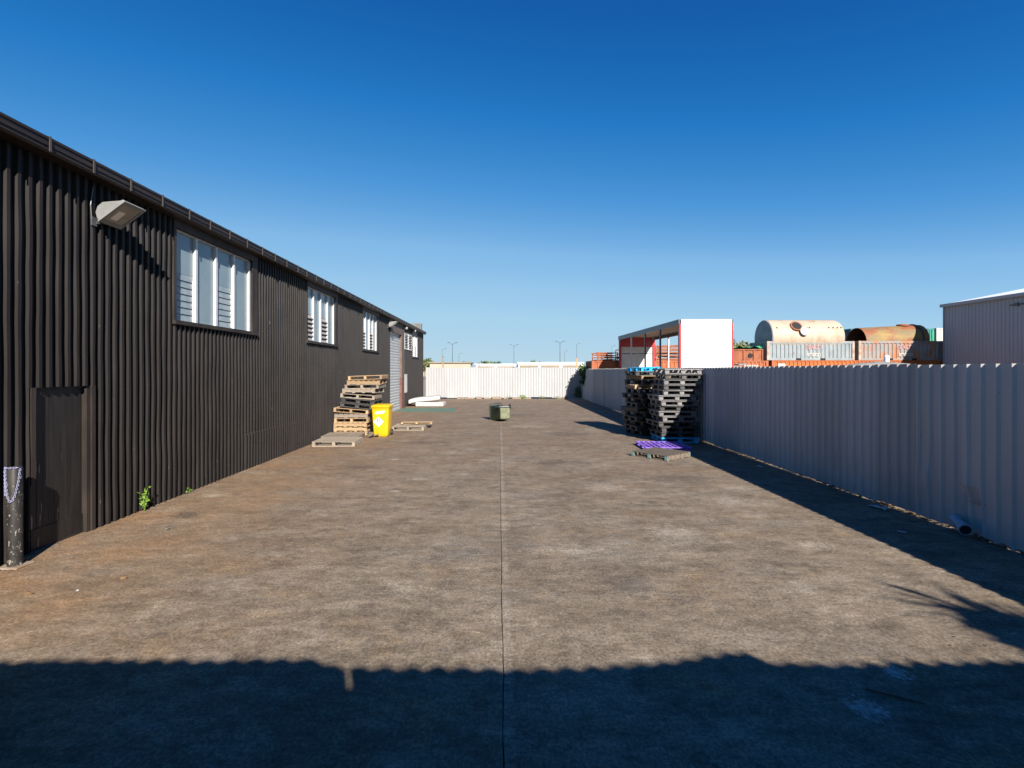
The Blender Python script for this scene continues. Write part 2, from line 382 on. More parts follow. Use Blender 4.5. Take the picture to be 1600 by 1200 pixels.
# ------------------------------------------------------------------ mesh helpers
class MB:
    def __init__(s):
        s.v, s.f = [], []
    def add(s, vs, fs, T=None):
        k = len(s.v)
        s.v += [tuple(T @ Vector(p)) if T is not None else tuple(p) for p in vs]
        s.f += [tuple(i + k for i in f) for f in fs]
        return s
    def box(s, x0, x1, y0, y1, z0, z1, T=None):
        vs = [(x0, y0, z0), (x1, y0, z0), (x1, y1, z0), (x0, y1, z0), (x0, y0, z1), (x1, y0, z1), (x1, y1, z1), (x0, y1, z1)]
        return s.add(vs, [(3, 2, 1, 0), (4, 5, 6, 7), (0, 1, 5, 4), (1, 2, 6, 5), (2, 3, 7, 6), (3, 0, 4, 7)], T)
    def beam(s, a, b, w, h, up=(0, 0, 1)):
        a, b = Vector(a), Vector(b)
        d = (b - a)
        L = d.length
        d.normalize()
        u = Vector(up)
        if abs(d.dot(u)) > .95:
            u = Vector((1, 0, 0))
        sd = d.cross(u).normalized()
        u = sd.cross(d)
        T = Matrix.Translation(a) @ Matrix((sd, d, u)).transposed().to_4x4()
        return s.box(-w / 2, w / 2, 0, L, -h / 2, h / 2, T)
    def tube(s, pts, rads, n=10, cap=True):
        pts = [Vector(p) for p in pts]
        if not hasattr(rads, '__len__'):
            rads = [rads] * len(pts)
        k0 = len(s.v)
        prev = None
        for i, p in enumerate(pts):
            d = (pts[min(i + 1, len(pts) - 1)] - pts[max(i - 1, 0)]).normalized()
            if prev is None:
                a = Vector((0, 0, 1)) if abs(d.z) < .9 else Vector((1, 0, 0))
                u = d.cross(a).normalized()
            else:
                u = (prev - d * prev.dot(d)).normalized()
            prev = u
            w = d.cross(u)
            for j in range(n):
                t = 2 * pi * j / n
                s.v.append(tuple(p + rads[i] * (cos(t) * u + sin(t) * w)))
        for i in range(len(pts) - 1):
            for j in range(n):
                a, b = k0 + i * n + j, k0 + i * n + (j + 1) % n
                s.f.append((a, b, b + n, a + n))
        if cap:
            s.f.append(tuple(k0 + j for j in range(n))[::-1])
            s.f.append(tuple(k0 + (len(pts) - 1) * n + j for j in range(n)))
        return s
    def prism(s, poly, axis, a, b):
        """poly in the two remaining axes (in xyz order), extruded from a to b along axis"""
        n = len(poly)
        def P(p, t):
            q = list(p)
            q.insert(axis, t)
            return tuple(q)
        vs = [P(p, a) for p in poly] + [P(p, b) for p in poly]
        fs = [tuple(range(n))[::-1], tuple(range(n, 2 * n))] + [(i, (i + 1) % n, n + (i + 1) % n, n + i) for i in range(n)]
        return s.add(vs, fs)
    def build(s, name, m, parent=None, world=True, smooth=False, bevel=0, label=None):
        off = origin(parent) if (parent is not None and world) else Vector((0, 0, 0))
        me = bpy.data.meshes.new(name)
        me.from_pydata([tuple(Vector(p) - off) for p in s.v], [], s.f)
        me.materials.append(M[m] if isinstance(m, str) else m)
        me.update()
        import bmesh
        bm = bmesh.new()
        bm.from_mesh(me)
        bmesh.ops.recalc_face_normals(bm, faces=bm.faces)
        bm.to_mesh(me)
        bm.free()
        if smooth:
            for p in me.polygons:
                p.use_smooth = True
            try:
                me.set_sharp_from_angle(angle=R(40))
            except Exception:
                pass
        o = bpy.data.objects.new(name, me)
        C.objects.link(o)
        if parent is not None:
            o.parent = parent
        if bevel:
            md = o.modifiers.new('bevel', 'BEVEL')
            md.width = bevel
            md.segments = 2
            md.limit_method = 'ANGLE'
        if label:
            o['label'] = label
        return o

def origin(o):
    v = Vector((0, 0, 0))
    while o is not None:
        v += o.location
        o = o.parent
    return v

def tag(o, label=None, cat=None, group=None, kind=None):
    if label: o['label'] = label
    if cat: o['category'] = cat
    if group: o['group'] = group
    if kind: o['kind'] = kind
    return o

def empty(name, loc, label=None, cat=None, group=None, rz=0):
    o = bpy.data.objects.new(name, None)
    C.objects.link(o)
    o.location = loc
    o.rotation_euler = (0, 0, rz)
    return tag(o, label, cat, group)

def copy_tree(o, parent=None):
    c = o.copy()
    C.objects.link(c)
    c.parent = parent
    for ch in list(o.children):
        copy_tree(ch, c)
    return c

def text_mesh(name, txt, size, m, parent, T, extrude=.004, bold=0.0):
    cu = bpy.data.curves.new(name, 'FONT')
    cu.body = txt
    cu.size = size
    cu.extrude = extrude
    cu.offset = bold
    cu.align_x = 'CENTER'
    cu.align_y = 'CENTER'
    t = bpy.data.objects.new(name, cu)
    C.objects.link(t)
    bpy.context.view_layer.update()
    me = bpy.data.meshes.new_from_object(t.evaluated_get(bpy.context.evaluated_depsgraph_get()))
    bpy.data.objects.remove(t)
    bpy.data.curves.remove(cu)
    me.transform(Matrix.Translation(-origin(parent)) @ T)
    me.materials.clear()
    me.materials.append(M[m])
    me.name = name
    o = bpy.data.objects.new(name, me)
    C.objects.link(o)
    o.parent = parent
    return o

FACE_Y = Matrix.Rotation(pi / 2, 4, 'X')      # text plane facing -Y

def trapezoid(L0, L1, pitch, crest, slope, depth, phase=0.0):
    """[(s, d)] of a trapezoidal sheet between L0 and L1; d = 0 in the pan, depth on the crest"""
    def d(s):
        t = (s - phase) % pitch
        if t < slope: return depth * t / slope
        if t < slope + crest: return depth
        if t < 2 * slope + crest: return depth * (1 - (t - slope - crest) / slope)
        return 0.0
    ss = {round(L0, 5), round(L1, 5)}
    k = math.floor((L0 - phase) / pitch) - 1
    while phase + k * pitch < L1 + pitch:
        for q in (0, slope, slope + crest, 2 * slope + crest):
            x = phase + k * pitch + q
            if L0 < x < L1:
                ss.add(round(x, 5))
        k += 1
    return [(s, d(s)) for s in sorted(ss)]

def sheet(mb, org, u, n, prof, z0, z1, nz=1, jit=0.0, seed=0, thick=0.0, z1f=None, z0f=None, lean=0.0):
    org, u, n = Vector(org), Vector(u), Vector(n)
    def layer(off):
        k0 = len(mb.v)
        for s_, d_ in prof:
            a = z0f(s_) if z0f else z0
            b = z1f(s_) if z1f else z1
            for i in range(nz + 1):
                z = a + (b - a) * i / nz
                j = 0
                if jit:
                    j = jit * (noise.noise(Vector((s_ * 1.7, z * 1.3, seed))) + .6 * noise.noise(Vector((s_ * 6, z * 2.2, seed + 5))))
                p = org + u * (s_ + (jit * .5 * noise.noise(Vector((s_ * 2, z * 2, seed + 9))) if jit else 0)) + n * (d_ + j + off + lean * z)
                mb.v.append((p.x, p.y, p.z + z))
        m = nz + 1
        for i in range(len(prof) - 1):
            for j in range(nz):
                a = k0 + i * m + j
                mb.f.append((a, a + m, a + m + 1, a + 1))
        return k0
    k1 = layer(0)
    if thick:
        k2 = layer(-thick)
        m = nz + 1
        N = len(prof)
        for i in range(N - 1):
            for e in (0, nz):
                a, b = i * m + e, (i + 1) * m + e
                mb.f.append((k1 + a, k1 + b, k2 + b, k2 + a))
        for i in (0, N - 1):
            for j in range(nz):
                a, b = i * m + j, i * m + j + 1
                mb.f.append((k1 + a, k1 + b, k2 + b, k2 + a))
    return mb

# ------------------------------------------------------------------ ground
g = MB().add([(-3000, -400, -.06), (3000, -400, -.06), (3000, 4000, -.06), (-3000, 4000, -.06)], [(0, 1, 2, 3)]).build('ground', 'earth')
tag(g, kind='structure')
def slab(x0, x1, y0, y1):
    m = MB()
    NX, NY = 10, 40
    def edge(y_):
        return .012 * noise.noise(Vector((y_ * .9, 0, 0))) + .006 * noise.noise(Vector((y_ * 5, 1, 0)))
    n = int((y1 - y0) / .08)
    ys = [y0 + (y1 - y0) * k / n for k in range(n + 1)]
    vs = []
    for y_ in ys:
        a = x0 if x0 < -1 else x0 + edge(y_) + .004 * noise.noise(Vector((y_ * 3, 7, 0)))
        b = x1 if x1 > 1 else x1 + edge(y_)
        vs += [(a, y_, 0), (b, y_, 0), (a, y_, -.055), (b, y_, -.055)]
    fs = []
    for k in range(n):
        q = 4 * k
        fs += [(q, q + 1, q + 5, q + 4), (q, q + 4, q + 6, q + 2), (q + 1, q + 3, q + 7, q + 5)]
    fs += [(0, 2, 3, 1), (4 * n, 4 * n + 1, 4 * n + 3, 4 * n + 2)]
    m.add(vs, fs)
    o = m.build('concrete_yard', 'concrete')
    tag(o, kind='structure')
    return o
slab(-5.95, .022, -8, 20.9)
slab(.029, 6.55, -8, 20.9)
slab(-5.95, .022, 20.906, 39.4)
slab(.029, 6.55, 20.906, 39.4)

WX = -5.62
# ------------------------------------------------------------------ black corrugated warehouse
wh = empty('warehouse', (WX, 18, 0), 'long low warehouse clad in black corrugated metal sheet with high windows along its side', 'warehouse')
WINS = [(8.77, 11.76), (14.83, 17.63), (20.88, 23.66), (32.85, 35.3)]
DOOR = (6.08, 6.99)
ROLL = (26.1, 28.95)
Y0, Y1 = -1.3, 37.4
wmb = MB()
PH = 0.052
def wall_seg(a, b, z0, z1):
    prof = trapezoid(a, b, .1365, .042, .013, .045, PH)
    sheet(wmb, (WX, 0, 0), (0, 1, 0), (1, 0, 0), prof, z0, z1, nz=max(1, int((z1 - z0) / .16)), jit=.009, seed=3)
cuts = [Y0, DOOR[0], DOOR[1]]
for a, b in WINS[:3]: cuts += [a, b]
cuts += [ROLL[0], 29.75, WINS[3][0], WINS[3][1], Y1]
for i in range(len(cuts) - 1):
    a, b = cuts[i], cuts[i + 1]
    if a == DOOR[0]: wall_seg(a, b, 1.985, 4.9)
    elif any(abs(a - w[0]) < 1e-6 for w in WINS): wall_seg(a, b, .0, 3.0)
    elif a == ROLL[0]: pass
    else: wall_seg(a, b, .0 + .012, 4.9)
wmb.build('wall', 'black_clad', wh)
pm = MB()
sheet(pm, (WX + .012, 0, 0), (0, 1, 0), (1, 0, 0), trapezoid(11.2, 15.3, .1365, .042, .013, .045, PH), .012, .80, nz=4, jit=.0065, seed=8, thick=.003)
pm.build('patch_sheet', 'black_clad', wh)
# body behind the sheet (hollowed at door and roller door by standing back)
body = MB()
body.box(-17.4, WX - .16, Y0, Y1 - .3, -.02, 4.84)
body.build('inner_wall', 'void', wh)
# rest of the shell: end walls
ends = MB()
ends.box(-17.4, WX - .01, Y1 - .28, Y1 - .05, 0, 4.86)
ends.build('end_wall', 'black_clad', wh)
MB().box(-17.4, WX - .17, Y0 - .1, Y0 - .002, 0, 4.86).build('end_wall', 'black_clad', wh)
rf = MB()
rf.prism([(-5.48, 4.94), (-11.5, 5.85), (-17.6, 4.94), (-17.6, 4.88), (-11.5, 5.79), (-5.48, 4.88)], 1, Y0 - .1, Y1 - .3)
rf.build('roof', 'roof', wh)
MB().box(-17.4, WX - .02, Y1 - .295, Y1 + .05, 4.87, 5.57).build('parapet', 'parapet', wh)
# soffit board and gutter
gu = MB()
gu.prism([(-5.52, 4.795), (-5.40, 4.80), (-5.375, 4.825), (-5.375, 4.862), (-5.36, 4.868), (-5.36, 4.93), (-5.345, 4.938), (-5.345, 4.968),
          (-5.36, 4.968), (-5.38, 4.945), (-5.40, 4.84), (-5.50, 4.84), (-5.52, 4.95), (-5.535, 4.95), (-5.535, 4.795)], 1, Y0 - .15, Y1 + .25)
gut = gu.build('gutter', 'gutter', wh)
MB().box(WX - .16, -5.536, Y0, Y1 - .3, 4.80, 4.872).build('soffit', 'dark_timber', wh)
strap0 = None
y = 6.10 - .68 * 9
bm_ = MB()
bm_.box(-.002, .008, -.014, .014, -.008, .168)
bm_.box(-.06, .005, -.014, .014, .165, .172)
k = 0
while y < Y1:
    if strap0 is None:
        o = strap0 = bm_.build('gutter_bracket', 'strap', gut, world=False)
    else:
        o = strap0.copy(); C.objects.link(o)
    o.parent = gut
    o.location = Vector((-5.345, y + random.uniform(-.03, .03), 4.806)) - origin(wh)
    y += .68
# downpipe-like joint strip at far corner
MB().box(WX - .06, WX + .075, Y1 - .02, Y1 + .035, 0, 4.8).build('corner_flashing', 'gutter', wh)

# windows
def window(a, b, idx):
    wf = MB()
    z0, z1 = 3.0, 4.66
    fx = WX + .055
    wf.box(WX - .12, fx, a - .01, a + .065, z0 + .06, z1)          # left jamb
    wf.box(WX - .12, fx, b - .21, b + .01, z0 + .06, z1)            # right jamb, a wide board
    wf.box(WX - .12, fx + .012, a - .02, b + .02, z1, 4.80)         # head
    wf.box(WX - .12, fx + .03, a - .02, b + .02, z0 - .012, z0 + .06)   # sill
    fr = wf.build('window', 'dark_timber', wh)
    gx = WX - .045
    pa, pb = a + .067, b - .212
    n = 4
    LV = .84 if idx == 0 else .78
    w = (pb - pa) / n
    sash = MB()
    for i in range(1, n + 1):
        y_ = pa + i * w
        sash.box(gx - .005, gx + .05, y_ - .045 if i < n else y_ - .05, y_ + .022 if i < n else y_ - .001, z0 + .065, z1 - .03)
    sash.box(gx - .02, gx + .03, pa + .003, pb - .003, z1 - .028, z1 - .002)
    sash.build('mullion', 'white_mull', fr)
    MB().box(gx - .03, gx + .035, pa + .002, pb - .002, z0 + .0605, z0 + .074).build('sill_strip', 'louvre_grey', fr)
    for i in range(n):
        ya, yb = pa + i * w + .024, pa + (i + 1) * w - .047
        louv = i % 2 == 0
        zb = z0 + .075 if not louv else z0 + .075 + LV
        MB().box(gx - .012, gx, ya, yb, zb, z1 - .03).build('pane', 'glass', fr)
        if louv:
            nb = 7 if idx == 0 else 6
            hh = LV / nb
            lv = MB()
            tilt = .012 if idx == 0 else .05
            for q in range(nb):
                zz = z0 + .078 + q * hh
                lv.add([(gx + tilt, ya, zz), (gx + tilt, yb, zz), (gx - tilt * .3, yb, zz + hh * .97), (gx - tilt * .3, ya, zz + hh * .97),
                        (gx + tilt - .006, ya, zz), (gx + tilt - .006, yb, zz), (gx - tilt * .3 - .006, yb, zz + hh * .97), (gx - tilt * .3 - .006, ya, zz + hh * .97)],
                       [(0, 1, 2, 3), (7, 6, 5, 4), (0, 4, 5, 1), (1, 5, 6, 2), (2, 6, 7, 3), (3, 7, 4, 0)])
            lv.build('louvre', 'louvre_glass' if idx == 0 else 'louvre_grey', fr)
            MB().box(gx, gx + .022, yb - .03, yb - .002, z0 + .075, z0 + .84).build('louvre_channel', 'white_mull', fr)
for i, (a, b) in enumerate(WINS):
    window(a, b, i)

# plank door
dx = WX - .035
dr = MB()
for i in range(9):
    ya = DOOR[0] + .095 + i * .0835
    dr.box(dx - .03, dx + random.uniform(-.002, .002), ya, ya + .0805, .26, 1.9)
dr.box(dx - .05, dx - .008, DOOR[0] + .09, DOOR[1] - .055, .03, 1.95)
dr.box(dx - .02, dx + .012, DOOR[0] + .09, DOOR[1] - .055, .03, .26)
dr.box(dx - .02, dx + .008, DOOR[0] + .09, DOOR[1] - .055, 1.9, 1.96)
d_o = dr.build('door', 'door', wh)
hm = MB()
hm.box(dx, dx + .012, DOOR[0] + .13, DOOR[0] + .17, .92, 1.08)
hm.tube([(dx + .01, DOOR[0] + .15, 1.05), (dx + .05, DOOR[0] + .15, 1.04), (dx + .05, DOOR[0] + .15, .95), (dx + .01, DOOR[0] + .15, .94)], .008, 6)
hm.build('handle', 'pole_dark', d_o)
fm = MB()
fm.box(WX - .13, WX + .03, DOOR[1] - .05, DOOR[1] + .012, 0, 1.985)
fm.box(WX - .13, WX + .05, DOOR[1] + .014, DOOR[1] + .075, 0, 1.99)
fm.box(WX - .13, WX + .045, DOOR[0] + .02, DOOR[0] + .085, .82, 1.985)
fm.box(WX - .13, WX - .03, DOOR[0] + .0, DOOR[0] + .08, 0, .82)
fm.box(WX - .13, WX - .005, DOOR[0] + .09, DOOR[1] - .055, 1.962, 1.985)
fm.box(WX - .13, WX - .02, DOOR[0] + .09, DOOR[1] - .055, 0, .028)
fm.build('door_frame', 'dark_timber', wh)

# roller door, lintel, jambs
rp = []
zz = 0.0
while zz < 4.16:
    rp += [(zz, -.012), (zz + .012, -.012), (zz + .03, .02), (zz + .1, .034), (zz + .135, .028)]
    zz += .15
rd = MB()
k0 = 0
for z_, d_ in rp:
    rd.v += [(WX - .03 + d_, ROLL[0] + .05, z_), (WX - .03 + d_, ROLL[1] - .05, z_)]
for i in range(len(rp) - 1):
    rd.f.append((2 * i, 2 * i + 1, 2 * i + 3, 2 * i + 2))
rl = rd.build('roller_door', 'galv', wh)
MB().box(WX - .04, WX + .0, ROLL[0] + .06, ROLL[1] - .06, .0, .0 + .07).build('bottom_rail', 'galv', rl)
MB().box(WX - .15, WX + .12, ROLL[0] - .04, 29.74, 4.16, 4.50).build('lintel', 'jamb_brown', wh)
MB().box(WX - .15, WX + .04, ROLL[0] - .03, 29.73, 4.505, 4.80).build('lintel_board', 'dark_timber', wh)
MB().box(WX - .15, WX + .05, ROLL[0] - .03, ROLL[0] + .05, 0, 4.155).build('roller_guide', 'dark_timber', wh)
MB().box(WX - .15, WX + .12, ROLL[1] - .05, 29.72, 1.75, 4.155).build('jamb', 'jamb_brown', wh)
MB().box(WX - .15, WX + .12, ROLL[1] - .05, 29.72, 0, 1.748).build('jamb', 'jamb_red', wh, label='rust red lower jamb')
MB().box(WX + .045, WX + .06, 30.15, 30.95, .85, 1.95).build('wall_panel', 'white_cont', wh)
# louvred vents
for a in (30.05, 31.35):
    vm = MB()
    b = a + 1.15
    z0, z1 = 3.42, 4.38
    x0, x1 = WX + .044, WX + .075
    vm.box(x0, x1, a, a + .1, z0, z1); vm.box(x0, x1, b - .1, b, z0, z1)
    vm.box(x0, x1, a + .1, b - .1, z0, z0 + .08); vm.box(x0, x1, a + .1, b - .1, z1 - .08, z1)
    for q in range(5):
        zz = z0 + .14 + q * .16
        vm.beam((x0 + .05, a + .1, zz + .02), (x0 + .05, b - .1, zz + .02), .012, .075, (.6, 0, 1))
    vt = vm.build('louvred_vent', 'white_mull', wh)
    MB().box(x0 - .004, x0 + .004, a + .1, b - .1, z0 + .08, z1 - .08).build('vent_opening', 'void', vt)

# ------------------------------------------------------------------ floodlights on the warehouse wall
def floodlight(loc, label):
    r = empty('floodlight', loc, label, 'floodlight', 'floodlights on the black warehouse wall')
    x, y, z = loc                    # loc: on the wall at the lamp's near end
    A = Vector((WX + .13, y, z)); B = A + Vector((.335, 0, .25))
    Y = Vector((0, .40, 0))
    d = (B - A).normalized()
    nrm = Vector((-d.z, 0, d.x))      # up and back, out of the rear of the lamp
    def P(t, h, s):
        return A + d * t + nrm * h + Y * s
    L = (B - A).length
    prof = [(0, 0), (0, .05), (.03, .12), (.10, .17), (.19, .175), (.28, .12), (L - .03, .05), (L + .02, .03), (L + .02, 0)]
    hb = MB()
    n = len(prof)
    vs = [P(t, h, 0) for t, h in prof] + [P(t, h, 1) for t, h in prof]
    hb.add([tuple(v) for v in vs], [tuple(range(n)), tuple(range(n, 2 * n))] + [(i, i + 1, n + i + 1, n + i) for i in range(n - 1)] + [(0, n, 2 * n - 1, n - 1)])
    hb.build('housing', 'alu', r, bevel=.006)
    fb = MB()
    def bar(t0, t1, s0, s1, h=-.014):
        q = [P(t0, -.001, s0), P(t1, -.001, s0), P(t1, -.001, s1), P(t0, -.001, s1), P(t0, h, s0), P(t1, h, s0), P(t1, h, s1), P(t0, h, s1)]
        fb.add([tuple(v) for v in q], [(0, 1, 2, 3), (7, 6, 5, 4), (0, 4, 5, 1), (1, 5, 6, 2), (2, 6, 7, 3), (3, 7, 4, 0)])
    bar(-.01, .05, -.03, 1.03); bar(L - .035, L + .03, -.03, 1.03); bar(.05, L - .035, -.03, .07); bar(.05, L - .035, .93, 1.03)
    fb.build('lens_frame', 'alu', r)
    def plate(name, t0, t1, s0, s1, h0, h1, mm):
        q = [P(t0, h0, s0), P(t1, h0, s0), P(t1, h0, s1), P(t0, h0, s1), P(t0, h1, s0), P(t1, h1, s0), P(t1, h1, s1), P(t0, h1, s1)]
        MB().add([tuple(v) for v in q], [(0, 1, 2, 3), (7, 6, 5, 4), (0, 4, 5, 1), (1, 5, 6, 2), (2, 6, 7, 3), (3, 7, 4, 0)]).build(name, mm, r)
    plate('lens', .051, L - .036, .071, .929, -.002, -.007, 'lens')
    plate('reflector', .10, L - .15, .22, .52, -.008, -.010, 'reflector')
    yb = MB()
    yb.beam((WX + .04, y + .08, z - .02), P(.05, .08, .2), .03, .03)
    yb.beam((WX + .06, y + .04, z - .02), (WX + .1, y + .3, z + .04), .03, .03)
    yb.beam((WX + .1, y + .3, z + .04), P(.05, .08, .8), .03, .03)
    yb.box(WX + .043, WX + .06, y - .03, y + .06, z - .07, z + .05)
    yb.tube([(WX + .05, y - .02, z - .02), (WX + .05, y - .04, z + .2), (WX + .05, y - .0, z + .45)], .008, 6)
    yb.build('bracket', 'pole_dark', r)
    return r
floodlight((WX, 7.02, 4.25), 'grey floodlight on the black wall just before the nearest big window')
floodlight((WX, 25.6, 4.36), 'grey floodlight on the black wall above the roller door')
for (yy, zz, lb) in ((30.0, 4.63, 'small round wall lamp over the white louvred vents'), (33.0, 4.70, 'small wall lamp at the top of the farthest warehouse window')):
    r = empty('wall_lamp', (WX + .05, yy, zz), lb, 'wall lamp', 'small wall lamps near the far end of the warehouse')
    MB().box(WX + .04, WX + .1, yy - .05, yy + .05, zz - .05, zz + .05).build('base', 'steel_post', r)
    MB().tube([(WX + .1, yy, zz), (WX + .2, yy, zz), (WX + .25, yy, zz - .01), (WX + .27, yy, zz - .02)], [.06, .1, .08, .02], 12).build('lamp_globe', 'alu', r, smooth=True)

# ------------------------------------------------------------------ bollard, chain, weed
bo = empty('bollard', (-5.42, 5.73, 0), 'chipped black steel bollard at the foot of the plank door', 'bollard')
MB().tube([(-5.42, 5.73, -.02), (-5.42, 5.73, 1.10), (-5.42, 5.73, 1.115)], [.069, .069, .062], 24).build('post', 'bollard', bo, smooth=True)
MB().box(-5.53, -5.30, 5.62, 5.85, 0, .02).build('base', 'mount', bo, bevel=.008)
ch = MB()
def chain(pts):
    pts = [Vector(p) for p in pts]
    seg = []
    step = .021
    carry = 0
    for a, b in zip(pts[:-1], pts[1:]):
        L = (b - a).length
        t = carry
        while t < L:
            seg.append((a + (b - a) * t / L, (b - a).normalized()))
            t += step
        carry = t - L
    for i, (p, d) in enumerate(seg):
        side = d.cross(Vector((.3, -.8, .2))).normalized()
        oth = d.cross(side)
        w = side if i % 2 else oth
        loop = [p + d * (.014 * cos(q)) + w * (.009 * sin(q)) for q in [2 * pi * j / 8 for j in range(9)]]
        ch.tube(loop, .0026, 5, cap=False)
cx, cy = -5.42, 5.73
def hang(a0, a1, depth, n=14, r=.082):
    out = []
    for i in range(n + 1):
        t = i / n
        a = a0 + (a1 - a0) * t
        out.append((cx + r * sin(a), cy - r * cos(a), 1.10 - depth * (1 - (2 * t - 1) ** 2)))
    return out
top = [(cx + .082 * sin(a), cy - .082 * cos(a), 1.115) for a in [R(q) for q in range(-60, 61, 20)]]
chain(hang(R(-35), R(75), .36))
chain(hang(R(-80), R(-55), .30))
chain(top)
tag(ch.build('chain', 'chain'), 'pale blue plastic chain hung in loops over the black bollard', 'chain')

def leaves(mb, c, rad, n, size, up=.3, seed=0, asp=.45):
    rnd = random.Random(seed)
    for _ in range(n):
        while True:
            p = Vector((rnd.uniform(-1, 1), rnd.uniform(-1, 1), rnd.uniform(-1, 1)))
            if p.length < 1: break
        q = Vector(c) + Vector((p.x * rad[0], p.y * rad[1], p.z * rad[2]))
        d = Vector((rnd.gauss(0, 1), rnd.gauss(0, 1), rnd.gauss(up, .8))).normalized()
        s_ = d.cross(Vector((rnd.gauss(0, 1), rnd.gauss(0, 1), rnd.gauss(0, 1)))).normalized()
        L = size * rnd.uniform(.6, 1.3)
        mb.add([tuple(q), tuple(q + d * L * .5 + s_ * L * asp * .5), tuple(q + d * L), tuple(q + d * L * .5 - s_ * L * asp * .5)], [(0, 1, 2, 3)])

wx, wy = -5.52, 7.96
we = empty('weed', (wx, wy, 0), 'bright green weed sprouting at the foot of the black wall', 'weed')
st = MB(); lf = MB()
for i in range(5):
    tip = Vector((wx + random.uniform(-.02, .07), wy + random.uniform(-.09, .07), random.uniform(.2, .36)))
    st.tube([(wx, wy, 0), tuple((Vector((wx, wy, 0)) + tip) / 2 + Vector((.01, 0, .03))), tuple(tip)], [.004, .003, .002], 5)
    for q in range(9):
        t = random.uniform(.2, 1)
        leaves(lf, Vector((wx, wy, 0)).lerp(tip, t), (.02, .02, .02), 1, .07, seed=i * 20 + q)
st.build('stem', 'leaf', we); lf.build('foliage', 'leaf', we)
we2 = empty('weed', (-5.53, 9.1, 0), 'tiny weed tuft further along the foot of the black wall', 'weed')
lf = MB(); leaves(lf, (-5.53, 9.1, .05), (.03, .05, .05), 14, .05, seed=91); lf.build('foliage', 'leaf', we2)

# ------------------------------------------------------------------ fences
FX = 6.30
rfence = empty('metal_fence', (FX, 18, 0), 'tall pale ribbed sheet metal fence along the right side of the yard, in shade', 'fence')
py = -1.9
i = 0
rnd = random.Random(11)
while py < 38.85:
    L = .8
    b = min(py + L, 38.9)
    mb = MB()
    prof = trapezoid(py, b + .03, .2, .035, .028, .031, 6.10 - 1.9)
    top = 2.28 + rnd.uniform(-.012, .012)
    bot = .025 + rnd.uniform(-.02, .025)
    dent = []
    if rnd.random() < .5 or 5 < py < 9:
        dent = [(py + rnd.uniform(.1, .7), rnd.uniform(.1, .7), rnd.uniform(-.03, .03)) for _ in range(3)]
    base = len(mb.v)
    sheet(mb, (FX - .035 + (i % 2) * .003, 0, 0), (0, 1, 0), (-1, 0, 0), prof, bot, top, nz=14, jit=.006, seed=20 + i * .37, thick=.002)
    if dent or i in (10, 11):
        nv = []
        for (x, y_, z_) in mb.v:
            dx_ = 0
            for (dy, dz, am) in dent:
                q = ((y_ - dy) / .10) ** 2 + ((z_ - dz) / .18) ** 2
                dx_ += am * math.exp(-q)
            wob = 0
            if 6.66 < y_ < 6.98 and z_ < .6 and x < FX:
                dx_ += .055
            if z_ < .1:
                wob = .018 * noise.noise(Vector((y_ * 5, i, 0)))
            nv.append((x + dx_, y_, z_ + wob))
        mb.v = nv
    fp = mb.build('fence_panel', 'fence', rfence)
    if py < 22:
        fs_ = MB()
        for z_ in (.45, 1.2, 1.95):
            for q in (.11, .31, .51, .71):
                if rnd.random() < .55:
                    zz = z_ + rnd.uniform(-.03, .03)
                    fs_.box(FX - .042, FX - .032, py + q - .005, py + q + .005, zz - .005, zz + .005)
        if fs_.v: fs_.build('fasteners', 'pole_dark', fp)
    py += L
    i += 1
rails = MB()
for z_ in (.45, 1.2, 1.95):
    rails.box(FX + .004, FX + .05, -1.9, 38.9, z_ - .03, z_ + .03)
rails.build('rail', 'steel_post', rfence)
for k in range(17):
    MB().box(FX + .052, FX + .11, -1.8 + k * 2.5, -1.72 + k * 2.5, -.06, 2.2).build('post', 'steel_post', rfence)

BY = 39.0
bfence = empty('metal_fence', (.4, BY, 0), 'white ribbed sheet metal fence across the far end of the yard', 'fence')
px_ = WX + .02
i = 0
while px_ < FX - .05:
    b = min(px_ + .8, FX - .02)
    mb = MB()
    prof = trapezoid(px_, b + (.02 if b < FX - .1 else 0), .2, .05, .016, .045, px_)
    sheet(mb, (0, BY - (i % 2) * .003, 0), (1, 0, 0), (0, -1, 0), prof, .10 + rnd.uniform(-.04, .04), 2.38 + rnd.uniform(-.015, .015), nz=8, jit=.008, seed=70 + i * .4, thick=.002)
    mb.build('fence_panel', 'fence_white', bfence)
    px_ += .8
    i += 1
rails = MB()
for z_ in (.45, 1.2, 1.95):
    rails.box(WX, FX, BY + .005, BY + .05, z_ - .03, z_ + .03)
rails.build('rail', 'steel_post', bfence)
# broken concrete edge at the foot of the back fence
cb = MB()
x = -3.2
while x < 5.6:
    w = random.uniform(.25, .8)
    if random.random() < .8:
        cb.box(x, x + w, BY - .22 + random.uniform(-.04, .04), BY - .06, -.01, random.uniform(.05, .17))
    x += w + random.uniform(.02, .3)
tag(cb.build('broken_kerb', 'mount', bevel=.02), 'broken pale concrete edging along the foot of the white far fence', 'kerb')

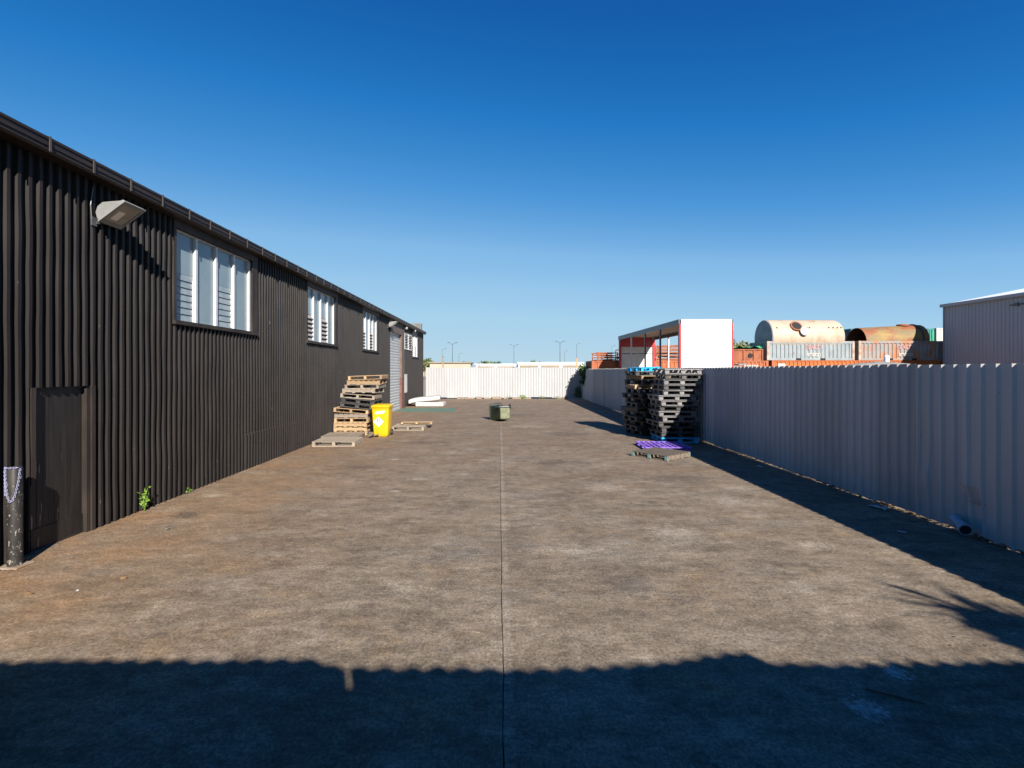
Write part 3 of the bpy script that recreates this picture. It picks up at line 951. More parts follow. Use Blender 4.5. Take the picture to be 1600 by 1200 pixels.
# front wall behind the camera, whose ragged sheet top throws the foreground shadow
fw = empty('corrugated_gate', (0, -1.5, 0), 'tall corrugated gate behind the viewpoint closing the near end of the yard', 'gate')
GY = -1.5
PTS = [(-60, 1034), (60, 1032), (300, 1031), (495, 1029), (508, 1035), (518, 1039), (532, 1041), (536, 1043), (700, 1044), (800, 1046), (930, 1042), (1000, 1036), (1060, 1030), (1095, 1025), (1165, 1020),
       (1180, 1028), (1200, 1037), (1330, 1037), (1450, 1034), (1640, 1032)]
tops = []
for X_, Yp in PTS:
    d = 1760 / (Yp - 578)
    gx_ = (X_ - 780) * d / 800
    h = (d - GY) / 1.65
    tops.append((gx_ + .6 * h, h))
def top_at(x):
    if x <= tops[0][0]: return tops[0][1]
    for (x0, h0), (x1, h1) in zip(tops[:-1], tops[1:]):
        if x0 <= x <= x1: return h0 + (h1 - h0) * (x - x0) / (x1 - x0)
    return tops[-1][1]
slit = -1.115 + .6 * 3.2
def gate_sheet(x0, x1):
    n = int((x1 - x0) / .02)
    prof = [(x0 + (x1 - x0) * k / n, .018 * sin(2 * pi * (x0 + (x1 - x0) * k / n) / .19)) for k in range(n + 1)]
    mb = MB()
    sheet(mb, (0, GY, 0), (1, 0, 0), (0, -1, 0), prof, .02, 3.2, nz=2, thick=.003, z1f=lambda s_: top_at(s_) + .022 * abs(sin(pi * (s_ + .05 * noise.noise(Vector((s_ * 1.1, 3, 0)))) / .19)) * (.75 + .8 * noise.noise(Vector((s_ * 2.3, 0, 0)))) - .012 + .014 * noise.noise(Vector((s_ * 1.4, 6, 0))))
    return mb.build('gate_leaf', 'roof', fw)
gate_sheet(WX + .1, slit - .012)
gate_sheet(slit + .012, FX - .1)
MB().box(slit - .1, slit + .1, GY + .03, GY + .06, .2, 3.02).build('cover_strip', 'steel_post', fw)

# spiky plant beyond the fence behind the viewpoint: its shadow falls across the yard's right edge
tr = empty('cabbage_tree', (7.25, -2.6, 0), 'spiky cabbage tree standing behind the fence near the gate', 'tree')
tk = MB(); tk.tube([(7.25, -2.6, -.06), (7.2, -2.6, 2.0), (7.1, -2.55, 3.7)], [.11, .09, .07], 9); tk.build('trunk', 'bark', tr)
cr = MB()
rr = random.Random(4)
def spray(c, n, L, w):
    for _ in range(n):
        d = Vector((rr.gauss(0, 1), rr.gauss(0, .9), rr.gauss(.25, .6))).normalized()
        s_ = d.cross(Vector((0, 0, 1))).normalized()
        c_ = Vector(c)
        l = L * rr.uniform(.7, 1.15)
        m_ = c_ + d * l * .6
        e_ = c_ + d * l + Vector((0, 0, -.2 * l * rr.random()))
        cr.add([tuple(c_ - s_ * w * .4), tuple(c_ + s_ * w * .4), tuple(m_ + s_ * w), tuple(e_), tuple(m_ - s_ * w)], [(0, 1, 2, 3, 4)])
spray((7.0, -2.5, 3.9), 240, .62, .034)
spray((7.25, -2.9, 3.6), 200, .6, .034)
spray((6.9, -2.75, 3.75), 200, .55, .034)
spray((6.85, -2.25, 4.15), 30, .62, .024)
spray((6.68, -2.2, 3.85), 200, .36, .036)
spray((6.72, -2.4, 3.75), 160, .4, .036)
cr.build('crown', 'leaf_dark', tr)

# ------------------------------------------------------------------ pallets
def pallet_timber(name, wood, block=None):
    """1.15 x 1.15 x .145 stringer pallet, deck boards running along x, bearers along y; origin at the base's centre"""
    r = empty(name, (0, 0, 0))
    w, d = 1.15, 1.12
    dk = MB()
    n = 7
    for i in range(n):
        y_ = -d / 2 + (d - .1) * i / (n - 1)
        dk.box(-w / 2, w / 2, y_, y_ + .1, .123, .143 + random.uniform(-.002, .002))
    dk.build('deck', wood, r)
    for x in (-w / 2 + .04, 0, w / 2 - .04):
        be = MB().box(x - .038, x + .038, -d / 2 + .004, d / 2 - .004, .022, .122).build('bearer', wood, r)
        if block:
            for y_ in (-d / 2 + .003, d / 2 - .003):
                MB().box(x - .044, x + .044, y_ - .008, y_ + .008, .018, .1225).build('bearer_end', block, be)
    bs = MB()
    for i in range(4):
        y_ = -d / 2 + (d - .1) * i / 3
        bs.box(-w / 2 + .003, w / 2 - .003, y_, y_ + .1, 0, .021)
    bs.build('base_boards', wood, r)
    return r

def pallet_plastic(name, m):
    r = empty(name, (0, 0, 0))
    w, d, h = 1.15, 1.15, .155
    dk = MB()
    for i in range(9):
        x = -w / 2 + (w - .07) * i / 8
        dk.box(x, x + .07, -d / 2, d / 2, h - .028, h - .003)
    for i in range(5):
        y_ = -d / 2 + (d - .08) * i / 4
        dk.box(-w / 2 + .0125, w / 2 - .0125, y_ + .013, y_ + .067, h - .0335, h - .0275)
    dk.box(-w / 2 - .004, w / 2 + .004, -d / 2 - .004, -d / 2 + .012, h - .034, h)
    dk.box(-w / 2 - .004, w / 2 + .004, d / 2 - .012, d / 2 + .004, h - .034, h)
    dk.box(-w / 2 - .004, -w / 2 + .012, -d / 2 + .012, d / 2 - .012, h - .034, h)
    dk.box(w / 2 - .012, w / 2 + .004, -d / 2 + .012, d / 2 - .012, h - .034, h)
    dk.build('deck', m, r)
    for x in (-w / 2 + .085, 0, w / 2 - .085):
        sk = MB()
        sk.box(x - .06, x + .06, -d / 2 + .006, d / 2 - .006, 0, .0185)
        for y_ in (-d / 2 + .1, 0, d / 2 - .1):
            sk.box(x - .065, x + .065, y_ - .07, y_ + .07, .019, h - .0335)
        sk.build('skid', m, r)
    rn = MB()
    for y_ in (-d / 2 + .075, d / 2 - .075):
        for x0, x1 in ((-w / 2 + .161, -.076), (.076, w / 2 - .161)):
            rn.box(x0, x1, y_ - .06, y_ + .06, .001, .021)
    rn.build('base_boards', m, r)
    return r

PROTO = {}
def place(kind, x, y, z, rz, label, group, tilt=(0, 0), scale=(1, 1, 1)):
    maker, nm = {'pine': (lambda: pallet_timber('timber_pallet', 'pine'), 0), 'grey': (lambda: pallet_timber('timber_pallet', 'grey_pine'), 0),
                 'dark': (lambda: pallet_timber('timber_pallet', 'dark_pine'), 0), 'teal': (lambda: pallet_timber('timber_pallet', 'dark_pine', 'teal_paint'), 0),
                 'black': (lambda: pallet_plastic('plastic_pallet', 'black_plastic'), 0), 'bleached': (lambda: pallet_plastic('plastic_pallet', 'dark_plastic'), 0),
                 'blue': (lambda: pallet_plastic('plastic_pallet', 'blue_plastic'), 0), 'purple': (lambda: pallet_plastic('plastic_pallet', 'purple_plastic'), 0)}[kind]
    if kind not in PROTO:
        o = PROTO[kind] = maker()
    else:
        o = copy_tree(PROTO[kind])
    o.location = (x, y, z)
    o.rotation_euler = (tilt[0], tilt[1], rz)
    o.scale = scale
    tag(o, label, 'pallet', group)
    return o

ORD = ['lowest', 'second', 'third', 'fourth', 'fifth', 'sixth', 'seventh', 'eighth', 'ninth', 'tenth', 'eleventh', 'twelfth', 'thirteenth', 'fourteenth', 'fifteenth']
WORDS = {'pine': 'raw pine pallet', 'grey': 'weathered timber pallet', 'dark': 'dark damp timber pallet', 'black': 'black plastic pallet', 'bleached': 'charcoal plastic pallet', 'blue': 'blue plastic pallet'}
def nth(i, n):
    return 'topmost' if i == n - 1 else (ORD[i] if i == 0 else ORD[i] + ' from the bottom')

# stack beside the yellow bin
GL = 'pallets stacked against the black wall beside the yellow bin'
LS = [('pine', -4.97, 17.70, 90, 0), ('pine', -4.99, 17.72, 90, 0), ('pine', -4.96, 17.68, 88, 0), ('pine', -4.96, 17.70, 1, 0), ('grey', -4.98, 17.74, 91, 0), ('pine', -5.0, 17.72, 2, 4.5),
      ('black', -4.83, 17.78, 3, 6), ('black', -4.75, 17.78, -2, 6), ('grey', -4.78, 17.80, 0, 4), ('grey', -4.72, 17.85, 87, 1), ('grey', -4.66, 17.9, 0, -1), ('pine', -4.62, 17.95, 91, -2), ('pine', -4.58, 18.0, 1, -2)]
z = .0
for i, (k, x, y_, rz, ti) in enumerate(LS):
    h = .157 if k in ('black',) else .146
    place(k, x, y_, z + (.02 if ti else 0) * (1 if i == 5 else 0), R(rz), f'{WORDS[k]}, {nth(i, len(LS))} in the stack behind the yellow bin', GL, (0, R(ti)))
    z += h + (.035 if i in (5, 8) else .004 if ti else 0)
place('grey', -4.78, 15.22, 0, R(2), 'pale weathered timber pallet lying alone nearest the camera by the black wall', 'pallets lying flat on the yard', scale=(1.06, .92, 1))
place('dark', -4.98, 16.40, 0, R(3), 'dark pallet flat on the ground between the pale pallet and the tall timber stack', 'pallets lying flat on the yard', scale=(1, .9, 1))
place('grey', -3.32, 19.1, .0, R(1), 'low timber pallet on the ground just right of the yellow bin', 'pallets lying flat on the yard')
place('pine', -3.12, 19.55, .146, R(4), 'pine pallet resting on the low pallet right of the yellow bin', 'pallets lying flat on the yard', (R(-4), 0), scale=(1, .7, .5))
rb = MB()
for q in range(9):
    a = Vector((-4.05 + random.uniform(-.35, .2), 16.9 + random.uniform(-.25, .25), .03 + .03 * q * .5))
    d_ = Vector((random.uniform(-1, 1), random.uniform(-1, 1), random.uniform(-.15, .15))).normalized() * random.uniform(.1, .25)
    rb.beam(a, a + d_, .08, .025)
tag(rb.build('broken_boards', 'dark_pine'), 'small heap of broken dark boards between the timber stack and yellow bin', 'boards')

# stacks against the right fence
GR = 'plastic pallets in the near stack against the right fence'
RS = [('blue', 5.48, 16.02, 0), ('black', 5.46, 16.06, 2), ('black', 5.50, 16.05, -1), ('black', 5.36, 16.08, 4), ('bleached', 5.50, 16.04, 1), ('bleached', 5.40, 16.0, -1), ('black', 5.46, 16.06, -2),
      ('bleached', 5.45, 16.02, 1), ('bleached', 5.36, 15.98, 1), ('bleached', 5.54, 16.06, 0), ('black', 5.52, 16.02, 2), ('bleached', 5.57, 16.07, -1), ('black', 5.60, 16.02, -1), ('bleached', 5.57, 16.06, 1)]
z = 0
for i, (k, x, y_, rz) in enumerate(RS):
    place(k, x, y_, z, R(rz), f'{WORDS[k]}, {nth(i, len(RS))} in the near stack by the right fence', GR)
    z += .160
GB = 'pallets in the rear stack against the right fence'
BS = [('black', 5.12, 17.75, 24), ('black', 5.04, 17.70, 17), ('black', 5.10, 17.78, 30), ('black', 5.00, 17.72, 20), ('black', 5.12, 17.75, 34), ('dark', 4.97, 17.75, 23), ('black', 5.07, 17.70, 15), ('black', 5.14, 17.78, 27),
      ('black', 5.02, 17.72, 31), ('black', 5.12, 17.75, 19), ('pine', 5.06, 17.75, 12), ('black', 5.12, 17.78, 29), ('pine', 5.16, 17.75, 22), ('black', 5.06, 17.75, 14), ('blue', 4.98, 17.66, 30)]
z = 0
for i, (k, x, y_, rz) in enumerate(BS):
    h = .146 if k in ('pine', 'dark') else .157
    place(k, x, y_, z, R(rz - 8), f'{WORDS[k]}, {nth(i, len(BS))} in the rear stack by the right fence', GB, (0, R(-3) if k == 'blue' else 0), scale=(.68, .68, .8) if k == 'blue' else (.95, .95, 1))
    z += h
z_top_blue = z
place('teal', 4.10, 13.0, 0, R(-51), 'dark timber pallet with teal painted bearer ends lying before the right stacks', 'pallets lying flat on the yard', scale=(.9, .9, .95))
place('purple', 4.63, 14.52, 0, R(-1.5), 'thin purple plastic pallet lying between the teal ended pallet and the blue one', 'pallets lying flat on the yard', scale=(1.1, 1.04, .6))

# ------------------------------------------------------------------ yellow wheelie bin
def bin_shell(mb, prof, n=6, seg=5):
    """prof: [(z, x0, x1, y0, y1, r)] rounded rectangles lofted"""
    rings = []
    for (z_, x0, x1, y0, y1, r) in prof:
        ring = []
        for (cx_, cy_, a0) in ((x1 - r, y1 - r, 0), (x0 + r, y1 - r, 90), (x0 + r, y0 + r, 180), (x1 - r, y0 + r, 270)):
            for q in range(seg):
                a = R(a0 + 90 * q / (seg - 1))
                ring.append((cx_ + r * cos(a), cy_ + r * sin(a), z_))
        rings.append(ring)
    k = len(mb.v)
    m = len(rings[0])
    for r_ in rings:
        mb.v += r_
    for i in range(len(rings) - 1):
        for j in range(m):
            a, b = k + i * m + j, k + i * m + (j + 1) % m
            mb.f.append((a, b, b + m, a + m))
    mb.f.append(tuple(k + j for j in range(m))[::-1])
    mb.f.append(tuple(k + (len(rings) - 1) * m + j for j in range(m)))

def wheelie_bin(name, loc, body_m, label, base_m=None):
    r = empty(name, loc, label, 'wheelie bin')
    b = MB()
    bin_shell(b, [(.03, -.225, .225, -.26, .23, .05), (.05, -.235, .235, -.27, .24, .05), (.30, -.25, .25, -.285, .26, .05), (.88, -.278, .278, -.335, .33, .05), (.93, -.28, .28, -.34, .335, .05), (.932, -.295, .295, -.355, .35, .05), (.97, -.295, .295, -.355, .35, .05)])
    b.build('body', body_m, r, world=False, smooth=True)
    if base_m:
        q = MB(); bin_shell(q, [(.0, -.2, .2, -.235, .2, .05), (.03, -.222, .222, -.257, .225, .05)])
        q.build('base', base_m, r, world=False, smooth=True)
    else:
        q = MB(); bin_shell(q, [(.0, -.2, .2, -.235, .2, .05), (.03, -.222, .222, -.257, .225, .05)])
        q.build('base', body_m, r, world=False, smooth=True)
    l = MB()
    bin_shell(l, [(.971, -.305, .305, -.385, .36, .05), (1.01, -.308, .308, -.39, .362, .05), (1.035, -.29, .29, -.36, .35, .06), (1.06, -.22, .22, -.24, .3, .08)])
    lid = l.build('lid', body_m, r, world=False, smooth=True)
    h = MB()
    h.tube([(-.26, .35, .99), (-.26, .42, 1.0), (.26, .42, 1.0), (.26, .35, .99)], .018, 8)
    h.build('handle', body_m, r, world=False, smooth=True)
    for s_ in (-1, 1):
        w = MB()
        w.tube([(s_ * .235, .27, .1), (s_ * .25, .27, .1), (s_ * .285, .27, .1), (s_ * .295, .27, .1)], [.085, .1, .1, .085], 20)
        wo = w.build('wheel', 'tyre', r, world=False, smooth=True)
        MB().tube([(s_ * .2345, .27, .1), (s_ * .2965, .27, .1)], .04, 14).build('hub', 'steel_post', wo, world=False)
    MB().tube([(-.235, .27, .1), (.235, .27, .1)], .012, 8).build('axle', 'steel_post', r, world=False)
    return r, lid
yb, _ = wheelie_bin('wheelie_bin', (-3.90, 17.1, 0), 'yellow_bin', 'upright yellow wheelie bin with hazard diamond sticker beside the pallet stack')
# stickers lie on the sloping front: front face passes through (y,z) = (-.285,.30) and (-.335,.88)
def front(x, z_, lift):
    return (x, -.285 - .05 * (z_ - .30) / .58 - lift, z_)
def poly_on_front(name, pts, lift, m, parent):
    mb = MB()
    n = len(pts)
    mb.add([front(x, z_, lift) for x, z_ in pts] + [front(x, z_, lift - .002) for x, z_ in pts],
           [tuple(range(n)), tuple(range(n, 2 * n))] + [(i, (i + 1) % n, n + (i + 1) % n, n + i) for i in range(n)])
    return mb.build(name, m, parent, world=False)
cxs, czs, hs_ = -.06, .50, .165
dm = poly_on_front('hazard_sticker', [(cxs - hs_, czs), (cxs, czs - hs_), (cxs + hs_, czs), (cxs, czs + hs_)], .004, 'sticker', yb)
st = MB()
for q in (-1.6, -.55, .55, 1.6):
    x0, x1 = cxs + q * .052 - .014, cxs + q * .052 + .014
    zt = czs + hs_ - .018 - max(abs(x0 - cxs), abs(x1 - cxs))
    zb = czs - .03
    if zt > zb:
        st.add([front(x0, zb, .0055), front(x1, zb, .0055), front(x1, zt, .0055), front(x0, zt, .0055)], [(0, 1, 2, 3)])
st.build('sticker_stripes', 'ink', dm, world=False)
lg = poly_on_front('label_sticker', [(-.17 + .0, .765), (-.13, .752), (.10, .775), (.145, .82), (.15, .865), (.04, .855), (-.10, .84), (-.16, .80)], .004, 'sticker', yb)
mk = MB()
for pts in ([(-.13, .785), (.06, .80), (.06, .815), (-.12, .80)], [(-.1, .815), (-.02, .835), (-.02, .848), (-.1, .828)], [(.01, .825), (.08, .845), (.12, .838), (.11, .826)], [(.08, .80), (.12, .825), (.128, .82), (.09, .794)]):
    mk.add([front(x, z_, .0055) for x, z_ in pts], [(0, 1, 2, 3)])
mk.build('label_print', 'brown_ink', lg, world=False)

# fallen green bin lying on its front, base towards the camera
gb, _ = wheelie_bin('wheelie_bin', (0, 0, 0), 'green_bin', 'dark green wheelie bin fallen on its front in the middle of the yard', 'bin_base')
ax = Vector((-.40, .916, .0)).normalized()        # from base to lid, on the ground
Zl = ax
Yl = Vector((0, 0, 1))                             # the wheel side looks up
Xl = Yl.cross(Zl)
lean = Matrix.Rotation(R(4), 4, Xl)
Rm = Matrix((Xl, Yl, Zl)).transposed().to_4x4()
gb.matrix_world = Matrix.Translation((.26, 21.75, .372)) @ lean @ Rm

# ------------------------------------------------------------------ mat, foam slabs
gm = MB()
n = 14
pts = []
for i in range(n + 1):
    t = i / n
    pts.append((-5.5 + 3.2 * t, 26.8 + .25 * noise.noise(Vector((t * 5, 0, 0)))))
for i in range(n + 1):
    t = 1 - i / n
    pts.append((-5.5 + 3.0 * t, 29.4 + .3 * noise.noise(Vector((t * 5, 3, 0)))))
m_ = len(pts)
gm.add([(x, y_, .004) for x, y_ in pts] + [(x, y_, .016) for x, y_ in pts], [tuple(range(m_))[::-1], tuple(range(m_, 2 * m_))] + [(i, (i + 1) % m_, m_ + (i + 1) % m_, m_ + i) for i in range(m_)])
tag(gm.build('floor_mat', 'green_mat'), 'worn green mat on the concrete in front of the roller door', 'mat')

def mattress(loc, L, Wd, T, bend, rz, tl, label):
    mb = MB()
    nx = 12
    sec = [(-Wd / 2, 0), (-Wd / 2 + .0, T), (Wd / 2, T), (Wd / 2, 0)]
    vs = []
    for i in range(nx + 1):
        t = i / nx
        x = (t - .5) * L
        zz = bend * (4 * (t - .42) ** 2) * (1 if t < .42 else -.25) if bend else 0
        for (y_, z_) in sec:
            vs.append((x, y_, z_ - zz))
    fs = [(0, 1, 2, 3), tuple(nx * 4 + q for q in (3, 2, 1, 0))]
    for i in range(nx):
        for q in range(4):
            a, b = i * 4 + q, i * 4 + (q + 1) % 4
            fs.append((a, b, b + 4, a + 4))
    mb.add(vs, fs)
    o = mb.build('foam_slab', 'foam', smooth=False, bevel=.05)
    o.location = loc
    o.rotation_euler = (0, tl, rz)
    tag(o, label, 'foam slab', 'white slabs by the far end of the warehouse')
mattress((-4.15, 31.1, .006), 1.7, 1.0, .26, 0, R(-3), 0, 'flat white foam slab lying on the ground by the warehouse corner')
mattress((-4.55, 31.35, .30), 1.9, 1.1, .25, .16, R(4), R(-3), 'bent white slab resting on top of the flat white slab')

# ------------------------------------------------------------------ curtain-sided truck body beyond the fence
TX0, TX1, TY0, TY1, TZ = 8.18, 10.61, 23.2, 35.0, 4.49
tb = empty('truck_body', (9.4, 29, -.06), 'open curtain sided truck body with white end wall and red posts beyond the fence', 'truck body')
MB().box(TX0 + .06, TX1 - .09, TY0 - .03, TY0 + .05, 1.22, TZ).build('end_panel', 'truck_white', tb, bevel=.01)
bt = MB()
for x in (TX0 + .17, TX1 - .2):
    bt.tube([(x, TY0 - .034, TZ - .07), (x, TY0 - .04, TZ - .07)], .03, 10)
bt.build('bolt', 'pole_dark', tb)
for x0, x1 in ((TX0 - .005, TX0 + .058), (TX1 - .088, TX1 + .005)):
    MB().box(x0, x1, TY0 - .005, TY0 + .2, 1.22, TZ - .19).build('corner_post', 'truck_red', tb)
MB().box(TX0, TX0 + .14, TY1 - .15, TY1 + .06, 1.22, TZ - .26).build('corner_post', 'truck_red', tb)
MB().box(TX1 - .14, TX1, TY1 - .15, TY1 + .06, 1.22, TZ - .26).build('corner_post', 'truck_red', tb)
MB().box(TX0 + .142, TX1 - .142, TY1 - .12, TY1 + .05, TZ - .72, TZ - .032).build('header', 'truck_red', tb)
for a, b in ((TX0 + .145, (TX0 + TX1) / 2 - .01), ((TX0 + TX1) / 2 + .01, TX1 - .145)):
    d_ = MB().box(a, b, TY1 - .06, TY1, 1.22, TZ - .725).build('door', 'truck_inner', tb)
    q = MB().box(a + .05, b - .03, TY1 - .075, TY1 - .0605, 3.28, 3.33)
    q.build('door_bar', 'pole_dark', d_)
for s_, x0, x1 in ((0, TX0 - .03, TX0 + .09), (1, TX1 - .09, TX1 + .03)):
    MB().box(x0, x1, TY0 + .055, TY1 + .06, TZ - .25, TZ + .01).build('roof_rail', 'truck_rail', tb)
MB().box(TX0 + .092, TX1 - .092, TY0 + .055, TY1 + .05, TZ - .03, TZ).build('roof', 'truck_ceiling', tb)
bows = MB()
yy = TY0 + .8
while yy < TY1 - .2:
    bows.box(TX0 + .095, TX1 - .095, yy, yy + .05, TZ - .075, TZ - .031)
    yy += .9
bows.build('roof_bows', 'truck_ceiling', tb)
for (x, y_, m) in ((TX0 + .03, 31.8, 'pole_grey'), (TX0 + .03, 28.8, 'pole_dark'), (TX0 + .03, 26.1, 'pole_dark'), (TX1 - .03, 32.0, 'pole_grey'), (TX1 - .03, 26.1, 'pole_dark')):
    MB().box(x - .035, x + .035, y_ - .05, y_ + .05, 1.22, TZ - .25).build('side_post', m, tb)
MB().box(TX0, TX1, TY0 - .02, TY1 + .06, 1.05, 1.218).build('deck', 'truck_rail', tb)
cu = MB()
for q in range(5):
    x = TX1 + .02 + .035 * q
    cu.tube([(x, TY0 + .25, 1.3), (x + .02, TY0 + .3, 3.2), (x + .01, TY0 + .26, 4.2)], [.02, .03, .02], 6) if q < 0 else None
    cu.box(TX1 + .012, TX1 + .10 + .03 * (q % 2), TY0 + .2 + q * .06, TY0 + .235 + q * .06, TZ - .5 + .03 * q, TZ - .12 - .06 * (q % 3))
cu.build('curtain', 'curtain', tb)
chs = MB(); chs.box(TX0 + .7, TX0 + .85, TY0, TY1, .75, 1.048); chs.box(TX1 - .85, TX1 - .7, TY0, TY1, .75, 1.048)
chs.build('chassis', 'pole_dark', tb)
for y_ in (24.6, 32.0, 33.3):
    for x0, x1 in ((TX0 + .05, TX0 + .35), (TX1 - .35, TX1 - .05)):
        MB().tube([(x0, y_, .44), (x0 + .05, y_, .44), (x1 - .05, y_, .44), (x1, y_, .44)], [.44, .5, .5, .44], 20).build('wheel', 'tyre', tb, smooth=True)
    MB().tube([(TX0 + .35, y_, .44), (TX1 - .35, y_, .44)], .08, 8).build('axle', 'pole_dark', tb)
    MB().box(TX0 + .72, TX0 + .83, y_ - .1, y_ + .1, .5, .749).build('hanger', 'pole_dark', tb)

# ------------------------------------------------------------------ shipping containers
def container(name, x0, x1, y0, z0, h, m, label, group=None, depth=2.44, half=False, posts=None, pitch=.28, open_top=False):
    r = empty(name, ((x0 + x1) / 2, y0 + depth / 2, z0), label, 'container', group)
    y1 = y0 + depth
    fr = MB()
    pw = .16
    for x in (x0, x1 - pw):
        for y_ in (y0, y1 - pw):
            fr.box(x, x + pw, y_, y_ + pw, z0, z0 + h)
    fr.build('corner_posts', posts or m, r)
    rl_ = MB()
    rb_ = .14 if half else .1
    for y_ in (y0 + .01, y1 - .1):
        rl_.box(x0 + pw + .002, x1 - pw - .002, y_, y_ + .09, z0 + h - (.17 if half else .08), z0 + h - .004)
    for x in (x0 + .01, x1 - .1):
        rl_.box(x, x + .09, y0 + pw + .002, y1 - pw - .002, z0 + h - .1, z0 + h - .004)
        rl_.box(x, x + .09, y0 + pw + .002, y1 - pw - .002, z0 + .004, z0 + .14)
    # bottom rails broken by fork pockets
    L = x1 - x0
    cuts_ = [x0 + pw + .002]
    if half:
        for c_ in (x0 + L * .5 - 1.02, x0 + L * .5 + 1.02 - .36):
            cuts_ += [c_, c_ + .36]
    cuts_ += [x1 - pw - .002]
    for a, b in zip(cuts_[::2], cuts_[1::2]):
        rl_.box(a, b, y0 + .01, y0 + .1, z0 + .004, z0 + rb_)
        rl_.box(a, b, y1 - .1, y1 - .01, z0 + .004, z0 + rb_)
    rl_.build('rail', m, r)
    sd = MB()
    prof = trapezoid(x0 + pw, x1 - pw, pitch, pitch * .36, pitch * .13, .045, x0 + .1)
    ztop = z0 + h - (.17 if half else .08)
    sheet(sd, (0, y0 + .07, 0), (1, 0, 0), (0, -1, 0), prof, z0 + (rb_ if half else .1), ztop, nz=4, jit=.012 if half else .006, seed=x0)
    sheet(sd, (0, y1 - .07, 0), (1, 0, 0), (0, 1, 0), prof, z0 + .1, ztop)
    pe = trapezoid(y0 + pw, y1 - pw, pitch, pitch * .36, pitch * .13, .045, y0 + .1)
    for x, s_ in ((x0 + .07, -1), (x1 - .07, 1)):
        sheet(sd, (x, 0, 0), (0, 1, 0), (s_, 0, 0), pe, z0 + .1, z0 + h - .1)
    sd.build('side_wall', m, r)
    if half:
        MB().box(x0 + .1, x1 - .1, y0 + .12, y1 - .12, z0 + .02, z0 + .15).build('floor', 'rust_dark_or_shaded', r)
        for c_ in (x0 + L * .5 - 1.02, x0 + L * .5 + 1.02 - .36):
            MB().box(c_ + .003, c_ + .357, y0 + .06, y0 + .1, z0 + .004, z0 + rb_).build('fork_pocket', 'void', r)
    else:
        MB().box(x0 + .02, x1 - .02, y0 + .02, y1 - .02, z0 + h - .03, z0 + h - .006).build('roof', m, r)
        MB().box(x0 + .1, x1 - .1, y0 + .12, y1 - .12, z0 + .02, z0 + .12).build('floor', 'rust_dark_or_shaded', r)
    return r
CY = 35.4
GO = -.06
GCO = 'long orange shipping containers beyond the fence'
oc1 = container('shipping_container', 6.4, 18.62, CY, GO, 2.90, 'orange_old', 'faded orange shipping container behind the truck body, carrying rusty scrap', GCO)
oc2 = container('shipping_container', 18.86, 31.05, CY, GO, 2.92, 'orange', 'bright orange shipping container under the two open grey containers', GCO)
text_mesh('lettering', 'TRITON', .2, 'whitetext', oc1, Matrix.Translation((17.45, CY + .012, 2.48)) @ FACE_Y, .003) if False else None
lt = MB()
for q in range(6):
    lt.box(16.95 + q * .17, 17.07 + q * .17, CY + .012, CY + .022, 2.42, 2.55)
lt.build('marking', 'whitetext', oc1)
lb = MB().box(19.3, 19.78, CY + .005, CY + .0215, 2.2, 2.62).build('label_plate', 'sticker', oc2)
lp = MB(); lp.box(19.36, 19.72, CY - .0, CY + .0045, 2.5, 2.57); lp.box(19.5, 19.72, CY - .0, CY + .0045, 2.27, 2.44)
lp.build('label_print', 'bluelabel', lb)
GH = 'open half height containers carrying old tanks'
hz = 2.87
hc1 = container('open_container', 18.52, 24.58, CY, hz, 1.32, 'grey_cont', 'grey open half height container with faded lettering carrying the cream tank', GH, half=True, posts='cont_post')
hc2 = container('open_container', 24.86, 30.92, CY, hz, 1.34, 'rusty_cont', 'rust streaked open half height container carrying the rusty yellow tank', GH, half=True, posts='cont_post')
for hc, xc, m2 in ((hc1, 21.75, 'whitetext'), (hc2, 28.1, 'whitetext')):
    text_mesh('lettering', 'SEACO', .40, 'pinktext', hc, Matrix.Translation((xc, CY + .017, hz + .88)) @ FACE_Y @ Matrix.Scale(.85, 4, (1, 0, 0)), .003, .012)
    text_mesh('lettering', 'seaco', .42, m2, hc, Matrix.Translation((xc + .02, CY + .017, hz + .42)) @ FACE_Y, .003, .014)
GS = 'containers stacked beyond the half height containers'
container('shipping_container', 27.05, 33.1, 39.4, GO, 2.62, 'teal_cont', 'teal shipping container at ground level behind the rusty tank', GS)
container('shipping_container', 27.05, 33.1, 39.4, GO + 2.66, 2.78, 'teal_cont', 'teal shipping container on top of another behind the rusty tank', GS)
container('shipping_container', 29.8, 35.85, 36.9 + 5.3, GO + 2.66, 3.0, 'green_cont', 'bright green shipping container showing beside the rusty tank', GS)
container('shipping_container', 29.8, 35.85, 36.9 + 5.3, GO, 2.62, 'green_cont', 'green shipping container at ground level under the bright green one', GS)
container('shipping_container', 36.05, 42.1, 42.2, GO, 2.62, 'white_cont', 'white shipping container at ground level beside the green ones', GS)
container('shipping_container', 36.05, 42.1, 42.2, GO + 2.66, 3.05, 'white_cont', 'white shipping container on top, at the edge of the grey shed', GS)

